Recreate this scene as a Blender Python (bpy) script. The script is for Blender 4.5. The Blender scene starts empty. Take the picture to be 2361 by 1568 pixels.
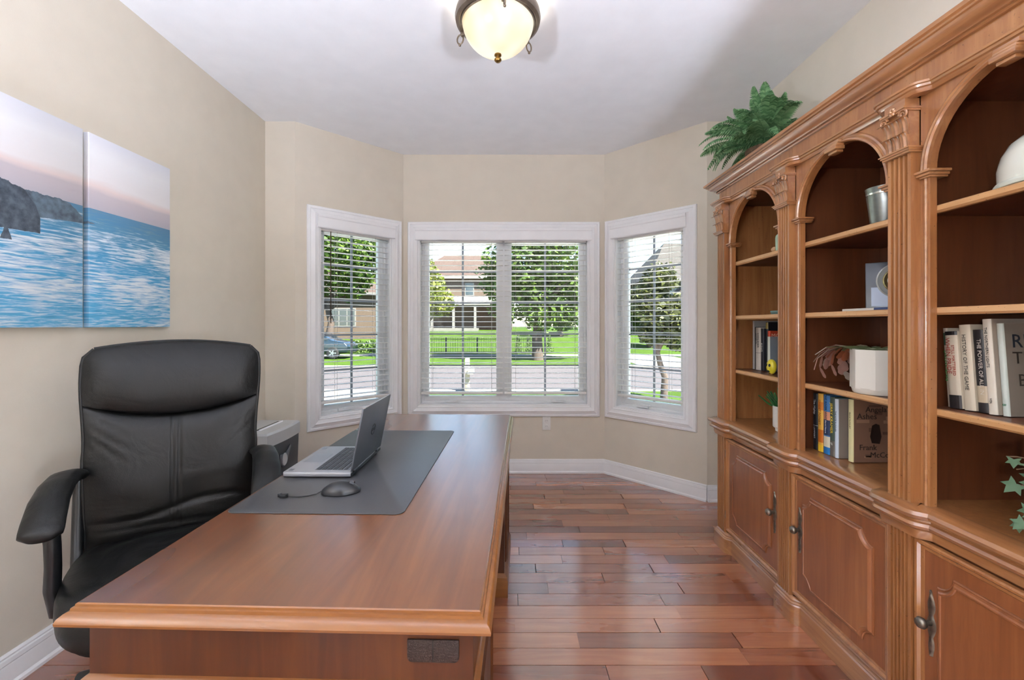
import bpy, bmesh, math, random
from mathutils import Vector, Matrix
R = math.radians
PI = math.pi
rnd = random.Random(7)
SC = bpy.context.scene
COL = SC.collection

# ------------------------------------------------------------------ camera, sky, sun, exposure
FPX, VPX, VPY, IW, IH = 1010.0, 1177.0, 750.0, 2361.0, 1568.0
CAMZ = 1.2695
cam_d = bpy.data.cameras.new('camera'); cam = bpy.data.objects.new('camera', cam_d); COL.objects.link(cam)
cam_d.sensor_width = 36.0; cam_d.lens = 36.0 * FPX / IW
cam_d.shift_x = -(VPX - IW / 2) / IW; cam_d.shift_y = (VPY - IH / 2) / IW
cam_d.clip_start = 0.05; cam_d.clip_end = 400
cam.location = (0, 0, CAMZ); cam.rotation_euler = (PI / 2, 0, 0)
SC.camera = cam

SUN_EL, SUN_AZ = 52.0, 40.0          # elevation; degrees from +X towards -Y
world = bpy.data.worlds.new('sky'); SC.world = world; world.use_nodes = True
wn = world.node_tree.nodes; wl = world.node_tree.links
for n in list(wn): wn.remove(n)
w_out = wn.new('ShaderNodeOutputWorld'); w_bg = wn.new('ShaderNodeBackground'); w_sky = wn.new('ShaderNodeTexSky')
w_sky.sky_type = 'NISHITA'; w_sky.sun_disc = False
w_sky.sun_elevation = R(SUN_EL); w_sky.sun_rotation = R(90 + SUN_AZ)
w_sky.air_density = 1.0; w_sky.dust_density = 0.15; w_sky.ozone_density = 2.0
w_bg.inputs['Strength'].default_value = 0.45
wl.new(w_sky.outputs[0], w_bg.inputs['Color']); wl.new(w_bg.outputs[0], w_out.inputs[0])

sun_d = bpy.data.lights.new('sun', 'SUN'); sun_o = bpy.data.objects.new('sun', sun_d); COL.objects.link(sun_o)
sun_d.energy = 29.0; sun_d.angle = R(0.6); sun_d.color = (1.0, 0.95, 0.86)
sdir = Vector((math.cos(R(SUN_EL)) * math.cos(R(SUN_AZ)), -math.cos(R(SUN_EL)) * math.sin(R(SUN_AZ)), math.sin(R(SUN_EL))))
sun_o.rotation_euler = sdir.to_track_quat('Z', 'Y').to_euler()
sun_o.location = sdir * 60

SC.view_settings.view_transform = 'Standard'; SC.view_settings.look = 'None'
SC.view_settings.exposure = 0.50; SC.view_settings.gamma = 1.0; SC.view_settings.use_curve_mapping = False
SC.cycles.max_bounces = 5; SC.cycles.diffuse_bounces = 4; SC.cycles.glossy_bounces = 2; SC.cycles.transmission_bounces = 2
SC.cycles.transparent_max_bounces = 10; SC.cycles.sample_clamp_indirect = 8.0
SC.cycles.use_denoising = True; SC.cycles.adaptive_threshold = 0.05

# ------------------------------------------------------------------ helpers
WM = {}
def lin(h):
    h = h.lstrip('#'); o = []
    for i in (0, 2, 4):
        c = int(h[i:i + 2], 16) / 255
        o.append(c / 12.92 if c <= 0.04045 else ((c + 0.055) / 1.055) ** 2.4)
    return (o[0], o[1], o[2], 1.0)

class MB:
    def __init__(s): s.v = []; s.f = []
    def add(s, vs, fs, M=None):
        n = len(s.v)
        s.v += [(M @ Vector(p)) if M else Vector(p) for p in vs]
        s.f += [tuple(i + n for i in f) for f in fs]
        return s
    def box(s, a, b, M=None):
        x0, y0, z0 = a; x1, y1, z1 = b
        return s.add([(x0, y0, z0), (x1, y0, z0), (x1, y1, z0), (x0, y1, z0), (x0, y0, z1), (x1, y0, z1), (x1, y1, z1), (x0, y1, z1)],
                     [(0, 3, 2, 1), (4, 5, 6, 7), (0, 1, 5, 4), (1, 2, 6, 5), (2, 3, 7, 6), (3, 0, 4, 7)], M)
    def prism(s, poly, h0, h1, M=None):
        n = len(poly)
        vs = [(p[0], p[1], h0) for p in poly] + [(p[0], p[1], h1) for p in poly]
        fs = [tuple(range(n - 1, -1, -1)), tuple(range(n, 2 * n))]
        fs += [(i, (i + 1) % n, n + (i + 1) % n, n + i) for i in range(n)]
        return s.add(vs, fs, M)
    def rings(s, rings, closed=True, caps=True, M=None):
        n = len(rings[0]); vs = [p for r in rings for p in r]; fs = []
        for k in range(len(rings) - 1):
            for i in range(n if closed else n - 1):
                j = (i + 1) % n
                fs.append((k * n + i, k * n + j, (k + 1) * n + j, (k + 1) * n + i))
        if caps and closed:
            fs.append(tuple(range(n - 1, -1, -1))); b = (len(rings) - 1) * n; fs.append(tuple(range(b, b + n)))
        return s.add(vs, fs, M)
    def lathe(s, prof, seg=24, M=None, caps=True):
        return s.rings([[(r * math.cos(2 * PI * i / seg), r * math.sin(2 * PI * i / seg), z) for i in range(seg)] for r, z in prof], True, caps, M)
    def tube(s, pts, r, seg=8, M=None, caps=True):
        pts = [Vector(p) for p in pts]; rs = r if isinstance(r, (list, tuple)) else [r] * len(pts)
        out = []; up = None
        for i, p in enumerate(pts):
            a = pts[max(i - 1, 0)]; b = pts[min(i + 1, len(pts) - 1)]; t = (b - a).normalized()
            if up is None: up = Vector((0, 0, 1)) if abs(t.z) < 0.9 else Vector((1, 0, 0))
            x = t.cross(up).normalized(); y = x.cross(t).normalized(); up = y
            out.append([p + (x * math.cos(2 * PI * k / seg) + y * math.sin(2 * PI * k / seg)) * rs[i] for k in range(seg)])
        return s.rings(out, True, caps, M)
    def sweep(s, path, prof, closed=False, M=None):
        """path: 2D points; prof: closed loop of (offset to the right of travel, height)"""
        P = [Vector(p) for p in path]; n = len(P); out = []
        for i in range(n):
            ds = []
            if closed or i > 0: ds.append((P[i] - P[i - 1]).normalized())
            if closed or i < n - 1: ds.append((P[(i + 1) % n] - P[i]).normalized())
            ns = [Vector((d.y, -d.x)) for d in ds]
            if len(ns) == 1: m = ns[0]
            else: m = (ns[0] + ns[1]) / max(1 + ns[0].dot(ns[1]), 0.15)
            out.append([(P[i].x + m.x * o, P[i].y + m.y * o, h) for o, h in prof])
        if closed: out.append(out[0])
        return s.rings(out, True, not closed, M)
    def sphere(s, c, r, seg=16, rg=10, sc=(1, 1, 1), M=None):
        c = Vector(c); rr = []
        for k in range(1, rg):
            t = PI * k / rg
            rr.append([(c.x + r * sc[0] * math.sin(t) * math.cos(2 * PI * i / seg), c.y + r * sc[1] * math.sin(t) * math.sin(2 * PI * i / seg), c.z - r * sc[2] * math.cos(t)) for i in range(seg)])
        return s.rings(rr, True, True, M)

def link(o, parent=None, world=None):
    COL.objects.link(o); w = world or Matrix.Identity(4)
    if parent is not None:
        o.parent = parent; o.matrix_parent_inverse = WM[parent.name].inverted()
    o.matrix_basis = w; WM[o.name] = w
    return o
def obj(name, mb, mat, parent=None, bevel=0, smooth=None, seg=2, origin=None):
    vs = mb.v
    lo = Vector((min(v.x for v in vs), min(v.y for v in vs), min(v.z for v in vs)))
    hi = Vector((max(v.x for v in vs), max(v.y for v in vs), max(v.z for v in vs)))
    c = Vector(origin) if origin is not None else (lo + hi) / 2
    me = bpy.data.meshes.new(name); me.from_pydata([v - c for v in vs], [], mb.f)
    bm = bmesh.new(); bm.from_mesh(me)
    bmesh.ops.recalc_face_normals(bm, faces=bm.faces)
    if bevel:
        es = [e for e in bm.edges if len(e.link_faces) == 2 and e.calc_face_angle(0) > R(35)]
        bmesh.ops.bevel(bm, geom=es, offset=bevel, segments=seg, affect='EDGES', profile=0.5, clamp_overlap=True)
    bm.to_mesh(me); bm.free()
    if smooth or bevel:
        for p in me.polygons: p.use_smooth = True
        me.set_sharp_from_angle(angle=R(smooth or 40))
    if isinstance(mat, (list, tuple)):
        for m in mat: me.materials.append(m)
    else: me.materials.append(mat)
    o = bpy.data.objects.new(name, me)
    return link(o, parent, Matrix.Translation(c))
def tag(o, label, cat, group=None, kind=None):
    if label: o['label'] = label
    if cat: o['category'] = cat
    if group: o['group'] = group
    if kind: o['kind'] = kind
    return o
def thing(name, label, cat, loc=(0, 0, 0), group=None):
    o = bpy.data.objects.new(name, None); o.empty_display_size = 0.1
    link(o, None, Matrix.Translation(Vector(loc)))
    return tag(o, label, cat, group)
def struct(name, mb, mat, label, cat='wall', bevel=0):
    return tag(obj(name, mb, mat, None, bevel), label, cat, kind='structure')
def dup(o, parent=None, delta=None):
    """copy of an object and its children; delta = world matrix applied on the left (top-level only)"""
    c = o.copy(); COL.objects.link(c)
    if parent is not None:
        c.parent = parent; c.matrix_parent_inverse = o.matrix_parent_inverse.copy(); WM[c.name] = WM[o.name]
    else:
        c.matrix_basis = (delta or Matrix.Identity(4)) @ o.matrix_basis; WM[c.name] = WM[o.name]
    for ch in list(o.children): dup(ch, c)
    return c
def place(mesh, name, M, parent):
    o = bpy.data.objects.new(name, mesh); return link(o, parent, M)
def move(o, M):
    o.matrix_basis = M @ o.matrix_basis
def frame(o, u, v, w):
    return Matrix(((u[0], v[0], w[0], o[0]), (u[1], v[1], w[1], o[1]), (u[2], v[2], w[2], o[2]), (0, 0, 0, 1)))
def text_mb(txt, size, M, depth=0.0006, sx=1.0):
    cu = bpy.data.curves.new('t', 'FONT'); cu.body = txt; cu.size = size; cu.align_x = 'CENTER'; cu.align_y = 'CENTER'
    cu.extrude = depth / 2; cu.resolution_u = 2
    o = bpy.data.objects.new('t', cu); COL.objects.link(o)
    dg = bpy.context.evaluated_depsgraph_get(); me = bpy.data.meshes.new_from_object(o.evaluated_get(dg))
    mb = MB(); S = Matrix.Diagonal((sx, 1, 1, 1))
    mb.add([v.co.copy() for v in me.vertices], [tuple(p.vertices) for p in me.polygons], M @ S)
    bpy.data.objects.remove(o); bpy.data.curves.remove(cu); bpy.data.meshes.remove(me)
    return mb
def lerp(a, b, t): return a + (b - a) * t
def sstep(t): t = max(0, min(1, t)); return t * t * (3 - 2 * t)

# ------------------------------------------------------------------ materials
def mat_new(name):
    m = bpy.data.materials.new(name); m.use_nodes = True
    nt = m.node_tree; b = nt.nodes['Principled BSDF']
    return m, nt, b
def N(nt, t, **kw):
    n = nt.nodes.new(t)
    for k, v in kw.items():
        if k in n.inputs: n.inputs[k].default_value = v
        else: setattr(n, k, v)
    return n
def ramp(nt, stops, interp='LINEAR'):
    n = nt.nodes.new('ShaderNodeValToRGB'); cr = n.color_ramp; cr.interpolation = interp
    while len(cr.elements) < len(stops): cr.elements.new(0.5)
    for e, (p, c) in zip(cr.elements, stops):
        e.position = p; e.color = c if len(c) == 4 else (*c, 1)
    return n
def bump(nt, b, src, strength=0.2, dist=0.01):
    n = N(nt, 'ShaderNodeBump', Strength=strength, Distance=dist)
    nt.links.new(src, n.inputs['Height']); nt.links.new(n.outputs[0], b.inputs['Normal'])
def plain(name, col, rough=0.5, metal=0.0, var=0.0, scale=8.0, bmp=0.0, bscale=60.0, spec=0.5, coat=0.0, coat_r=0.1, emit=None, es=0.0, trans=0.0, sheen=0.0):
    m, nt, b = mat_new(name); c = lin(col) if isinstance(col, str) else col
    b.inputs['Base Color'].default_value = c; b.inputs['Roughness'].default_value = rough; b.inputs['Metallic'].default_value = metal
    b.inputs['Specular IOR Level'].default_value = spec; b.inputs['Coat Weight'].default_value = coat; b.inputs['Coat Roughness'].default_value = coat_r
    b.inputs['Transmission Weight'].default_value = trans
    tc = N(nt, 'ShaderNodeTexCoord')
    nz = N(nt, 'ShaderNodeTexNoise', Scale=scale, Detail=4.0); nt.links.new(tc.outputs['Object'], nz.inputs['Vector'])
    v = max(var, 0.02)
    rp = ramp(nt, [(0.3, tuple(x * (1 - v) for x in c[:3])), (0.7, tuple(min(1, x * (1 + v)) for x in c[:3]))])
    nt.links.new(nz.outputs['Fac'], rp.inputs[0]); nt.links.new(rp.outputs[0], b.inputs['Base Color'])
    if bmp:
        nb = N(nt, 'ShaderNodeTexNoise', Scale=bscale, Detail=5.0); nt.links.new(tc.outputs['Object'], nb.inputs['Vector'])
        bump(nt, b, nb.outputs['Fac'], bmp, 0.004)
    if emit:
        b.inputs['Emission Color'].default_value = lin(emit); b.inputs['Emission Strength'].default_value = es
    return m
def wood(name, cols, axis='Z', rough=0.35, coat=0.25, scale=1.0, objcolor=False, spec=0.5, coat_r=0.15, distress=0.0, cior=1.5, bmp=0.05):
    m, nt, b = mat_new(name); L = nt.links
    tc = N(nt, 'ShaderNodeTexCoord'); oi = N(nt, 'ShaderNodeObjectInfo')
    off = N(nt, 'ShaderNodeVectorMath', operation='SCALE'); off.inputs['Scale'].default_value = 13.7
    cb = N(nt, 'ShaderNodeCombineXYZ'); L.new(oi.outputs['Random'], cb.inputs[0]); L.new(oi.outputs['Random'], cb.inputs[1]); L.new(oi.outputs['Random'], cb.inputs[2])
    L.new(cb.outputs[0], off.inputs[0])
    ad = N(nt, 'ShaderNodeVectorMath', operation='ADD'); L.new(tc.outputs['Object'], ad.inputs[0]); L.new(off.outputs[0], ad.inputs[1])
    mp = N(nt, 'ShaderNodeMapping'); s = {'X': (1, 14, 14), 'Y': (14, 1, 14), 'Z': (14, 14, 1)}[axis]
    mp.inputs['Scale'].default_value = tuple(x * scale for x in s); L.new(ad.outputs[0], mp.inputs[0])
    n1 = N(nt, 'ShaderNodeTexNoise', Scale=2.2, Detail=6.0, Roughness=0.62, Distortion=0.9); L.new(mp.outputs[0], n1.inputs['Vector'])
    mp2 = N(nt, 'ShaderNodeMapping'); mp2.inputs['Scale'].default_value = tuple(x * scale for x in {'X': (0.7, 3, 3), 'Y': (3, 0.7, 3), 'Z': (3, 3, 0.7)}[axis]); L.new(ad.outputs[0], mp2.inputs[0])
    n2 = N(nt, 'ShaderNodeTexNoise', Scale=1.6, Detail=3.0); L.new(mp2.outputs[0], n2.inputs['Vector'])
    mx = N(nt, 'ShaderNodeMath', operation='MULTIPLY_ADD'); L.new(n1.outputs['Fac'], mx.inputs[0]); mx.inputs[1].default_value = 0.55
    m2 = N(nt, 'ShaderNodeMath', operation='MULTIPLY'); L.new(n2.outputs['Fac'], m2.inputs[0]); m2.inputs[1].default_value = 0.45
    L.new(m2.outputs[0], mx.inputs[2])
    k = len(cols); rp = ramp(nt, [(0.30 + 0.4 * i / (k - 1), lin(c)) for i, c in enumerate(cols)]); L.new(mx.outputs[0], rp.inputs[0])
    src = rp.outputs[0]
    if objcolor:
        mm = N(nt, 'ShaderNodeMix', data_type='RGBA', blend_type='MULTIPLY'); mm.inputs['Factor'].default_value = 1.0
        L.new(src, mm.inputs[6]); L.new(oi.outputs['Color'], mm.inputs[7]); src = mm.outputs[2]
    if distress:
        nd = N(nt, 'ShaderNodeTexNoise', Scale=150.0, Detail=2.0); L.new(tc.outputs['Object'], nd.inputs['Vector'])
        rd = ramp(nt, [(0.69, (0, 0, 0)), (0.74, (1, 1, 1))]); L.new(nd.outputs['Fac'], rd.inputs[0])
        dm = N(nt, 'ShaderNodeMix', data_type='RGBA'); mf = N(nt, 'ShaderNodeMath', operation='MULTIPLY'); mf.inputs[1].default_value = distress
        L.new(rd.outputs[0], mf.inputs[0]); L.new(mf.outputs[0], dm.inputs['Factor']); L.new(src, dm.inputs[6]); dm.inputs[7].default_value = lin('#2a1508'); src = dm.outputs[2]
    L.new(src, b.inputs['Base Color'])
    rr = ramp(nt, [(0.3, (rough * 0.85,) * 3), (0.7, (rough * 1.2,) * 3)]); L.new(n2.outputs['Fac'], rr.inputs[0]); L.new(rr.outputs[0], b.inputs['Roughness'])
    b.inputs['Coat Weight'].default_value = coat; b.inputs['Coat Roughness'].default_value = coat_r; b.inputs['Specular IOR Level'].default_value = spec; b.inputs['Coat IOR'].default_value = cior
    bump(nt, b, n1.outputs['Fac'], bmp, 0.002)
    return m

M_ = {}
M_['wall'] = plain('wall_paint', '#dad1c1', 0.85, bmp=0.08, bscale=180, spec=0.25)
M_['ceiling'] = plain('ceiling_paint', '#f4f5f7', 0.9, bmp=0.05, bscale=160, spec=0.2)
M_['trim'] = plain('trim_paint', '#f6f6f7', 0.35, spec=0.5)
M_['vinyl'] = plain('window_vinyl', '#f2f3f4', 0.4)
M_['slat'] = plain('blind_slat_white', '#f1f0ec', 0.45)
M_['grille'] = plain('grille_grey', '#9aa0a8', 0.5)
M_['cord'] = plain('blind_cord', '#b9b6b0', 0.8)
M_['wand'] = plain('blind_wand_brown', '#4a3a2a', 0.4)
M_['plank'] = wood('floor_plank_cherry', ['#814c36', '#975e43', '#a87150'], 'X', 0.28, 1.0, 1.0, True, coat_r=0.14, cior=2.35, bmp=0.012)
M_['subfloor'] = plain('subfloor_dark', '#1c0d08', 0.8)
M_['plate'] = plain('outlet_plastic', '#ecebe8', 0.4)
M_['dark'] = plain('dark_slot', '#15130f', 0.6)
def glass_mat():
    m = bpy.data.materials.new('window_glass'); m.use_nodes = True; nt = m.node_tree
    for n in list(nt.nodes): nt.nodes.remove(n)
    o = N(nt, 'ShaderNodeOutputMaterial'); mx = N(nt, 'ShaderNodeMixShader'); tr = N(nt, 'ShaderNodeBsdfTransparent'); gl = N(nt, 'ShaderNodeBsdfGlossy', Roughness=0.02)
    fr = N(nt, 'ShaderNodeFresnel', IOR=1.35)
    tr.inputs[0].default_value = (0.95, 0.97, 0.96, 1)
    nt.links.new(fr.outputs[0], mx.inputs[0]); nt.links.new(tr.outputs[0], mx.inputs[1]); nt.links.new(gl.outputs[0], mx.inputs[2]); nt.links.new(mx.outputs[0], o.inputs[0])
    return m
M_['glass'] = glass_mat()

# ------------------------------------------------------------------ room shell
H = 2.74; DC = 3.774
XL, XR, YS = -1.77, 1.633, 3.16
YB = -1.0; YF = -4.2
AL, BL = (-0.923, DC), (-1.554, YS)
AR, BR = (0.808, DC), (1.418, YS)
T = 0.16
w = struct('wall_left', MB().box((XL - T, YB, 0), (XL, YS + T, H)), M_['wall'], 'beige painted left wall behind the desk chair')
w = struct('wall_right', MB().box((XR, YB, 0), (XR + T, YS + T, H)), M_['wall'], 'beige painted right wall behind the bookcase')
struct('wall_far_left', MB().box((XL, YS, 0), (BL[0], YS + T, H)), M_['wall'], 'narrow beige return wall left of the bay')
struct('wall_far_right', MB().box((BR[0], YS, 0), (XR, YS + T, H)), M_['wall'], 'narrow beige return wall right of the bay')
# the wall behind the camera with a wide opening into the foyer, and the foyer
bw = MB(); bw.box((XL - T, YB - 0.14, 0), (-1.35, YB, H)); bw.box((1.35, YB - 0.14, 0), (XR + T, YB, H)); bw.box((-1.35, YB - 0.14, 2.35), (1.35, YB, H))
struct('wall_back', bw, M_['wall'], 'beige wall behind the camera with a wide opening')
fw = MB(); fw.box((-2.6, YF, 0), (-2.45, YB - 0.14, H)); fw.box((2.45, YF, 0), (2.6, YB - 0.14, H)); fw.box((-2.6, YF - 0.15, 0), (2.6, YF, H))
fw.box((-2.45, YB - 0.14, 0), (XL - T, YB - 0.02, H)); fw.box((XR + T, YB - 0.14, 0), (2.45, YB - 0.02, H))
struct('wall_foyer', fw, M_['wall'], 'beige foyer walls beyond the opening behind the camera')
plan = [(XL - T, YB), (-2.6, YB), (-2.6, YF - 0.15), (2.6, YF - 0.15), (2.6, YB), (XR + T, YB), (XR + T, YS + T), (BR[0] + 0.55, YS + T), (AR[0] + 0.45, DC + 0.62), (AL[0] - 0.45, DC + 0.62), (BL[0] - 0.55, YS + T), (XL - T, YS + T)]  # bay edge pushed out as an added, unseen eave blocking the high sky
struct('ceiling', MB().prism(plan, H, H + 0.2), M_['ceiling'], 'smooth white painted ceiling', 'ceiling')

def wall_frame(P, Q):
    P = Vector((P[0], P[1], 0)); Q = Vector((Q[0], Q[1], 0)); u = (Q - P).normalized(); w = Vector((u.y, -u.x, 0))
    return frame(P, u, Vector((0, 0, 1)), w), (Q - P).length
Z0, Z1 = 0.582, 2.06            # window opening
CW = 0.098                      # casing width
CASE = [(0, 0), (0, 0.012), (0.006, 0.020), (0.020, 0.022), (0.024, 0.017), (0.030, 0.020), (0.052, 0.030), (0.058, 0.026), (0.070, 0.024), (0.078, 0.020), (0.084, 0.022), (0.090, 0.014), (CW, 0.012), (CW, 0)]
def window_wall(wname, wlabel, idx, P, Q, u0, u1, wlab, blinds, ext=(0.0, 0.0), mull=False):
    M, Lw = wall_frame(P, Q)
    a, b = -ext[0], Lw + ext[1]
    mb = MB()
    mb.box((a, 0, -T), (u0, H, 0), M); mb.box((u1, 0, -T), (b, H, 0), M); mb.box((u0, 0, -T), (u1, Z0, 0), M); mb.box((u0, Z1, -T), (u1, H, 0), M)
    struct(wname, mb, M_['wall'], wlabel)
    root = thing('window_%d' % idx, wlab, 'window', M @ Vector(((u0 + u1) / 2, Z0, 0))); root['kind'] = 'structure'
    ring = lambda x0, y0, x1, y1: [(x0, y0), (x0, y1), (x1, y1), (x1, y0)]    # clockwise seen from inside: right of travel = inside
    # casing: path along the outer edge, offset to the right = towards the opening
    obj('window_casing', MB().sweep(ring(u0 - CW, Z0 - CW, u1 + CW, Z1 + CW), CASE, True, M), M_['trim'], root, smooth=30)
    jb = MB().sweep(ring(u0, Z0, u1, Z1), [(-0.001, 0.0), (-0.001, -0.14), (0.008, -0.14), (0.008, 0.0)], True, M)
    obj('window_jamb', jb, M_['trim'], root)
    # fixed frame, sashes, glass, grilles
    fr = MB().sweep(ring(u0 + 0.008, Z0 + 0.008, u1 - 0.008, Z1 - 0.008), [(0, -0.075), (0, -0.14), (0.022, -0.14), (0.022, -0.085), (0.016, -0.075)], True, M)
    obj('window_frame', fr, M_['vinyl'], root)
    if mull:
        um = (u0 + u1) / 2; obj('mullion', MB().box((um - 0.032, Z0 + 0.03, -0.14), (um + 0.032, Z1 - 0.03, -0.078), M), M_['vinyl'], root, bevel=0.003)
        spans = [(u0 + 0.03, um - 0.032), (um + 0.032, u1 - 0.03)]
    else: spans = [(u0 + 0.03, u1 - 0.03)]
    for k, (p, q) in enumerate(spans):
        z0, z1 = Z0 + 0.03, Z1 - 0.03
        sh = obj('sash', MB().sweep(ring(p, z0, q, z1), [(0, -0.082), (0, -0.13), (0.036, -0.13), (0.036, -0.096), (0.028, -0.086), (0.010, -0.082)], True, M), M_['vinyl'], root, smooth=30)
        g0, g1, h0, h1 = p + 0.034, q - 0.034, z0 + 0.034, z1 - 0.034
        obj('pane', MB().box((g0, h0, -0.118), (g1, h1, -0.114), M), M_['glass'], sh)
        uc = (g0 + g1) / 2
        obj('grille_bar', MB().box((uc - 0.009, h0, -0.113), (uc + 0.009, h1, -0.106), M), M_['grille'], sh)
        for z in (1.742, 1.468, 1.192, 0.914):
            obj('grille_bar', MB().box((g0, z - 0.007, -0.1125), (g1, z + 0.007, -0.107), M), M_['grille'], sh)
        # casement crank and lock
        ck = MB(); uc2 = lerp(p, q, 0.35 if k == 0 else 0.65)
        ck.box((uc2 - 0.05, Z0 + 0.012, -0.08), (uc2 + 0.05, Z0 + 0.034, -0.055), M); ck.box((uc2 - 0.012, Z0 + 0.03, -0.06), (uc2 + 0.075, Z0 + 0.042, -0.045), M)
        obj('crank', ck, M_['vinyl'], root, bevel=0.003)
    # blinds
    for (p, q, lab, cords, wand) in blinds:
        bl = thing('window_blind', lab, 'blind', M @ Vector(((p + q) / 2, Z0 + 0.1, -0.035)), 'white slatted blinds in the bay')
        sl = MB(); n = 5
        for k in range(n):
            pass
        prof = [(-0.025 + 0.05 * k / 4, 0.0025 * math.sin(PI * k / 4)) for k in range(5)]
        loop = prof + [(x, y - 0.0028) for x, y in reversed(prof)]
        half = (q - p) / 2 - 0.004
        vs = [[(-half, y, x) for x, y in loop], [(half, y, x) for x, y in loop]]
        first = None; zz = 1.968
        R3 = Matrix(M); R3.translation = Vector((0, 0, 0))
        while zz > 0.715:
            c = M @ Vector(((p + q) / 2, zz, -0.036))
            if first is None:
                m0 = MB().rings([[R3 @ Vector(v) for v in r] for r in vs])
                me = bpy.data.meshes.new('slat'); me.from_pydata(m0.v, [], m0.f); me.materials.append(M_['slat'])
                for pp in me.polygons: pp.use_smooth = True
                me.set_sharp_from_angle(angle=R(40)); first = me
            place(first, 'slat', Matrix.Translation(c), bl); zz -= 0.0445
        obj('headrail', MB().box((p + 0.004, 1.985, -0.068), (q - 0.004, Z1 - 0.006, -0.012), M), M_['slat'], bl, bevel=0.002)
        obj('bottom_rail', MB().box((p + 0.004, 0.672, -0.061), (q - 0.004, 0.694, -0.011), M), M_['slat'], bl, bevel=0.004)
        for t in cords:
            uu = lerp(p, q, t)
            for ww in (-0.012, -0.060):
                obj('ladder_cord', MB().tube([(uu, 1.99, ww), (uu, 0.69, ww)], 0.0011, 5, M), M_['cord'], bl)
        if wand is not None:
            uu = lerp(p, q, wand); obj('tilt_wand', MB().tube([(uu, 1.985, -0.006), (uu, 1.30, -0.006), (uu, 1.285, -0.006)], [0.004, 0.004, 0.005], 6, M), M_['wand' if idx == 1 else 'slat'], bl)
    # valance over the top of the opening, with returns
    VAL = [(0, 0.0), (0, 0.034), (0.010, 0.040), (0.022, 0.040), (0.030, 0.034), (0.036, 0.036), (0.100, 0.034), (0.106, 0.030), (0.106, 0.0)]
    v0, v1 = u0 - 0.030, u1 + 0.026; zt = Z1 + 0.043
    mv = Matrix(M)
    vb = MB().rings([[(v0, zt - o, 0.0 + h) for o, h in VAL], [(v1, zt - o, 0.0 + h) for o, h in VAL]], M=mv)
    return root, vb
AWL = 0.878
for args in (
    dict(wname='wall_bay_left', wlabel='angled beige wall of the bay on the left', idx=1, P=BL, Q=AL, u0=0.08 + CW, u1=0.858 - CW, wlab='white casement window in the left angled bay wall',
         blinds=[(0.08 + CW + 0.008, 0.858 - CW - 0.008, 'white slatted blind in the left angled window with a brown wand', (0.22, 0.78), 0.13)], ext=(0.0, 0.12)),
    dict(wname='wall_bay_center', wlabel='beige wall at the centre of the bay', idx=2, P=AL, Q=AR, u0=0.138, u1=1.592, wlab='white double casement window in the centre of the bay', mull=True,
         blinds=[(0.146, 0.860, 'white slatted blind on the left half of the centre window', (0.14, 0.86), None), (0.868, 1.584, 'white slatted blind on the right half of the centre window', (0.14, 0.86), None)], ext=(0.05, 0.05)),
    dict(wname='wall_bay_right', wlabel='angled beige wall of the bay on the right', idx=3, P=AR, Q=BR, u0=0.012 + CW, u1=0.795 - CW, wlab='white casement window in the right angled bay wall',
         blinds=[(0.012 + CW + 0.008, 0.795 - CW - 0.008, 'white slatted blind in the right angled window', (0.25, 0.80), 0.12)], ext=(0.12, 0.0))):
    root, vb = window_wall(**args)
    obj('valance', vb, M_['trim'], root, smooth=30)

# baseboards
BASE = [(0, 0), (0.024, 0), (0.024, 0.012), (0.016, 0.020), (0.015, 0.076), (0.013, 0.082), (0.0145, 0.086), (0.012, 0.100), (0.008, 0.104), (0.009, 0.110), (0.004, 0.118), (0, 0.118)]
def baseb(name, path, label):
    tag(obj(name, MB().sweep(path, BASE), M_['trim'], smooth=30), label, 'baseboard', kind='structure')
baseb('baseboard_left', [(XL, YB), (XL, YS), (BL[0], YS)], 'white baseboard along the left wall')
baseb('baseboard_bay', [BL, AL, AR, BR], 'white baseboard around the bay')
baseb('baseboard_right', [BR, (XR, YS), (XR, 2.62)], 'white baseboard beside the bookcase')
# ------------------------------------------------------------------ floor: slab and boards
floor = tag(obj('floor', MB().prism(plan, -0.2, -0.012), M_['subfloor']), 'glossy reddish brown hardwood floor of narrow boards', 'floor', kind='structure')
PW = 0.0871; PH0 = 2.681
def floor_x(px, y):      # pixel column on the floor at depth y -> world x
    return (px - VPX) / FPX * y
known = {0: [1214.8], 1: [1297, 1439], 2: [1196.7, 1391.8, 1604], 3: [1296, 1536], 4: [1234.6, 1502], 5: [1391], 6: [1261.8, 1570.5], 7: [1194], 9: [1186.8], 12: [1402, 1627],
         -2: [1297], -3: [1403, 1562], 10: [1700], 11: [1715]}
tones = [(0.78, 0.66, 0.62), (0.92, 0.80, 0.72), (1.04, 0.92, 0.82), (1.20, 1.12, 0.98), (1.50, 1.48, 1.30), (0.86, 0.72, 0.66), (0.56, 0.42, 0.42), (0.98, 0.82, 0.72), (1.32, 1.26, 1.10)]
def xr_at(y):
    if y <= YS: return XL, XR
    t = min(1, (y - YS) / (DC - YS)); return lerp(BL[0], AL[0], t), lerp(BR[0], AR[0], t)
rows = []
k = -13
while True:
    y1 = PH0 - k * PW; y0 = y1 - PW
    if y1 < YB: break
    ya, yb = max(y0, YB - 0.15), min(y1, DC + 0.02)
    if yb - ya > 0.01: rows.append((k, ya, yb))
    k += 1
pmeshes = {}
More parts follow.
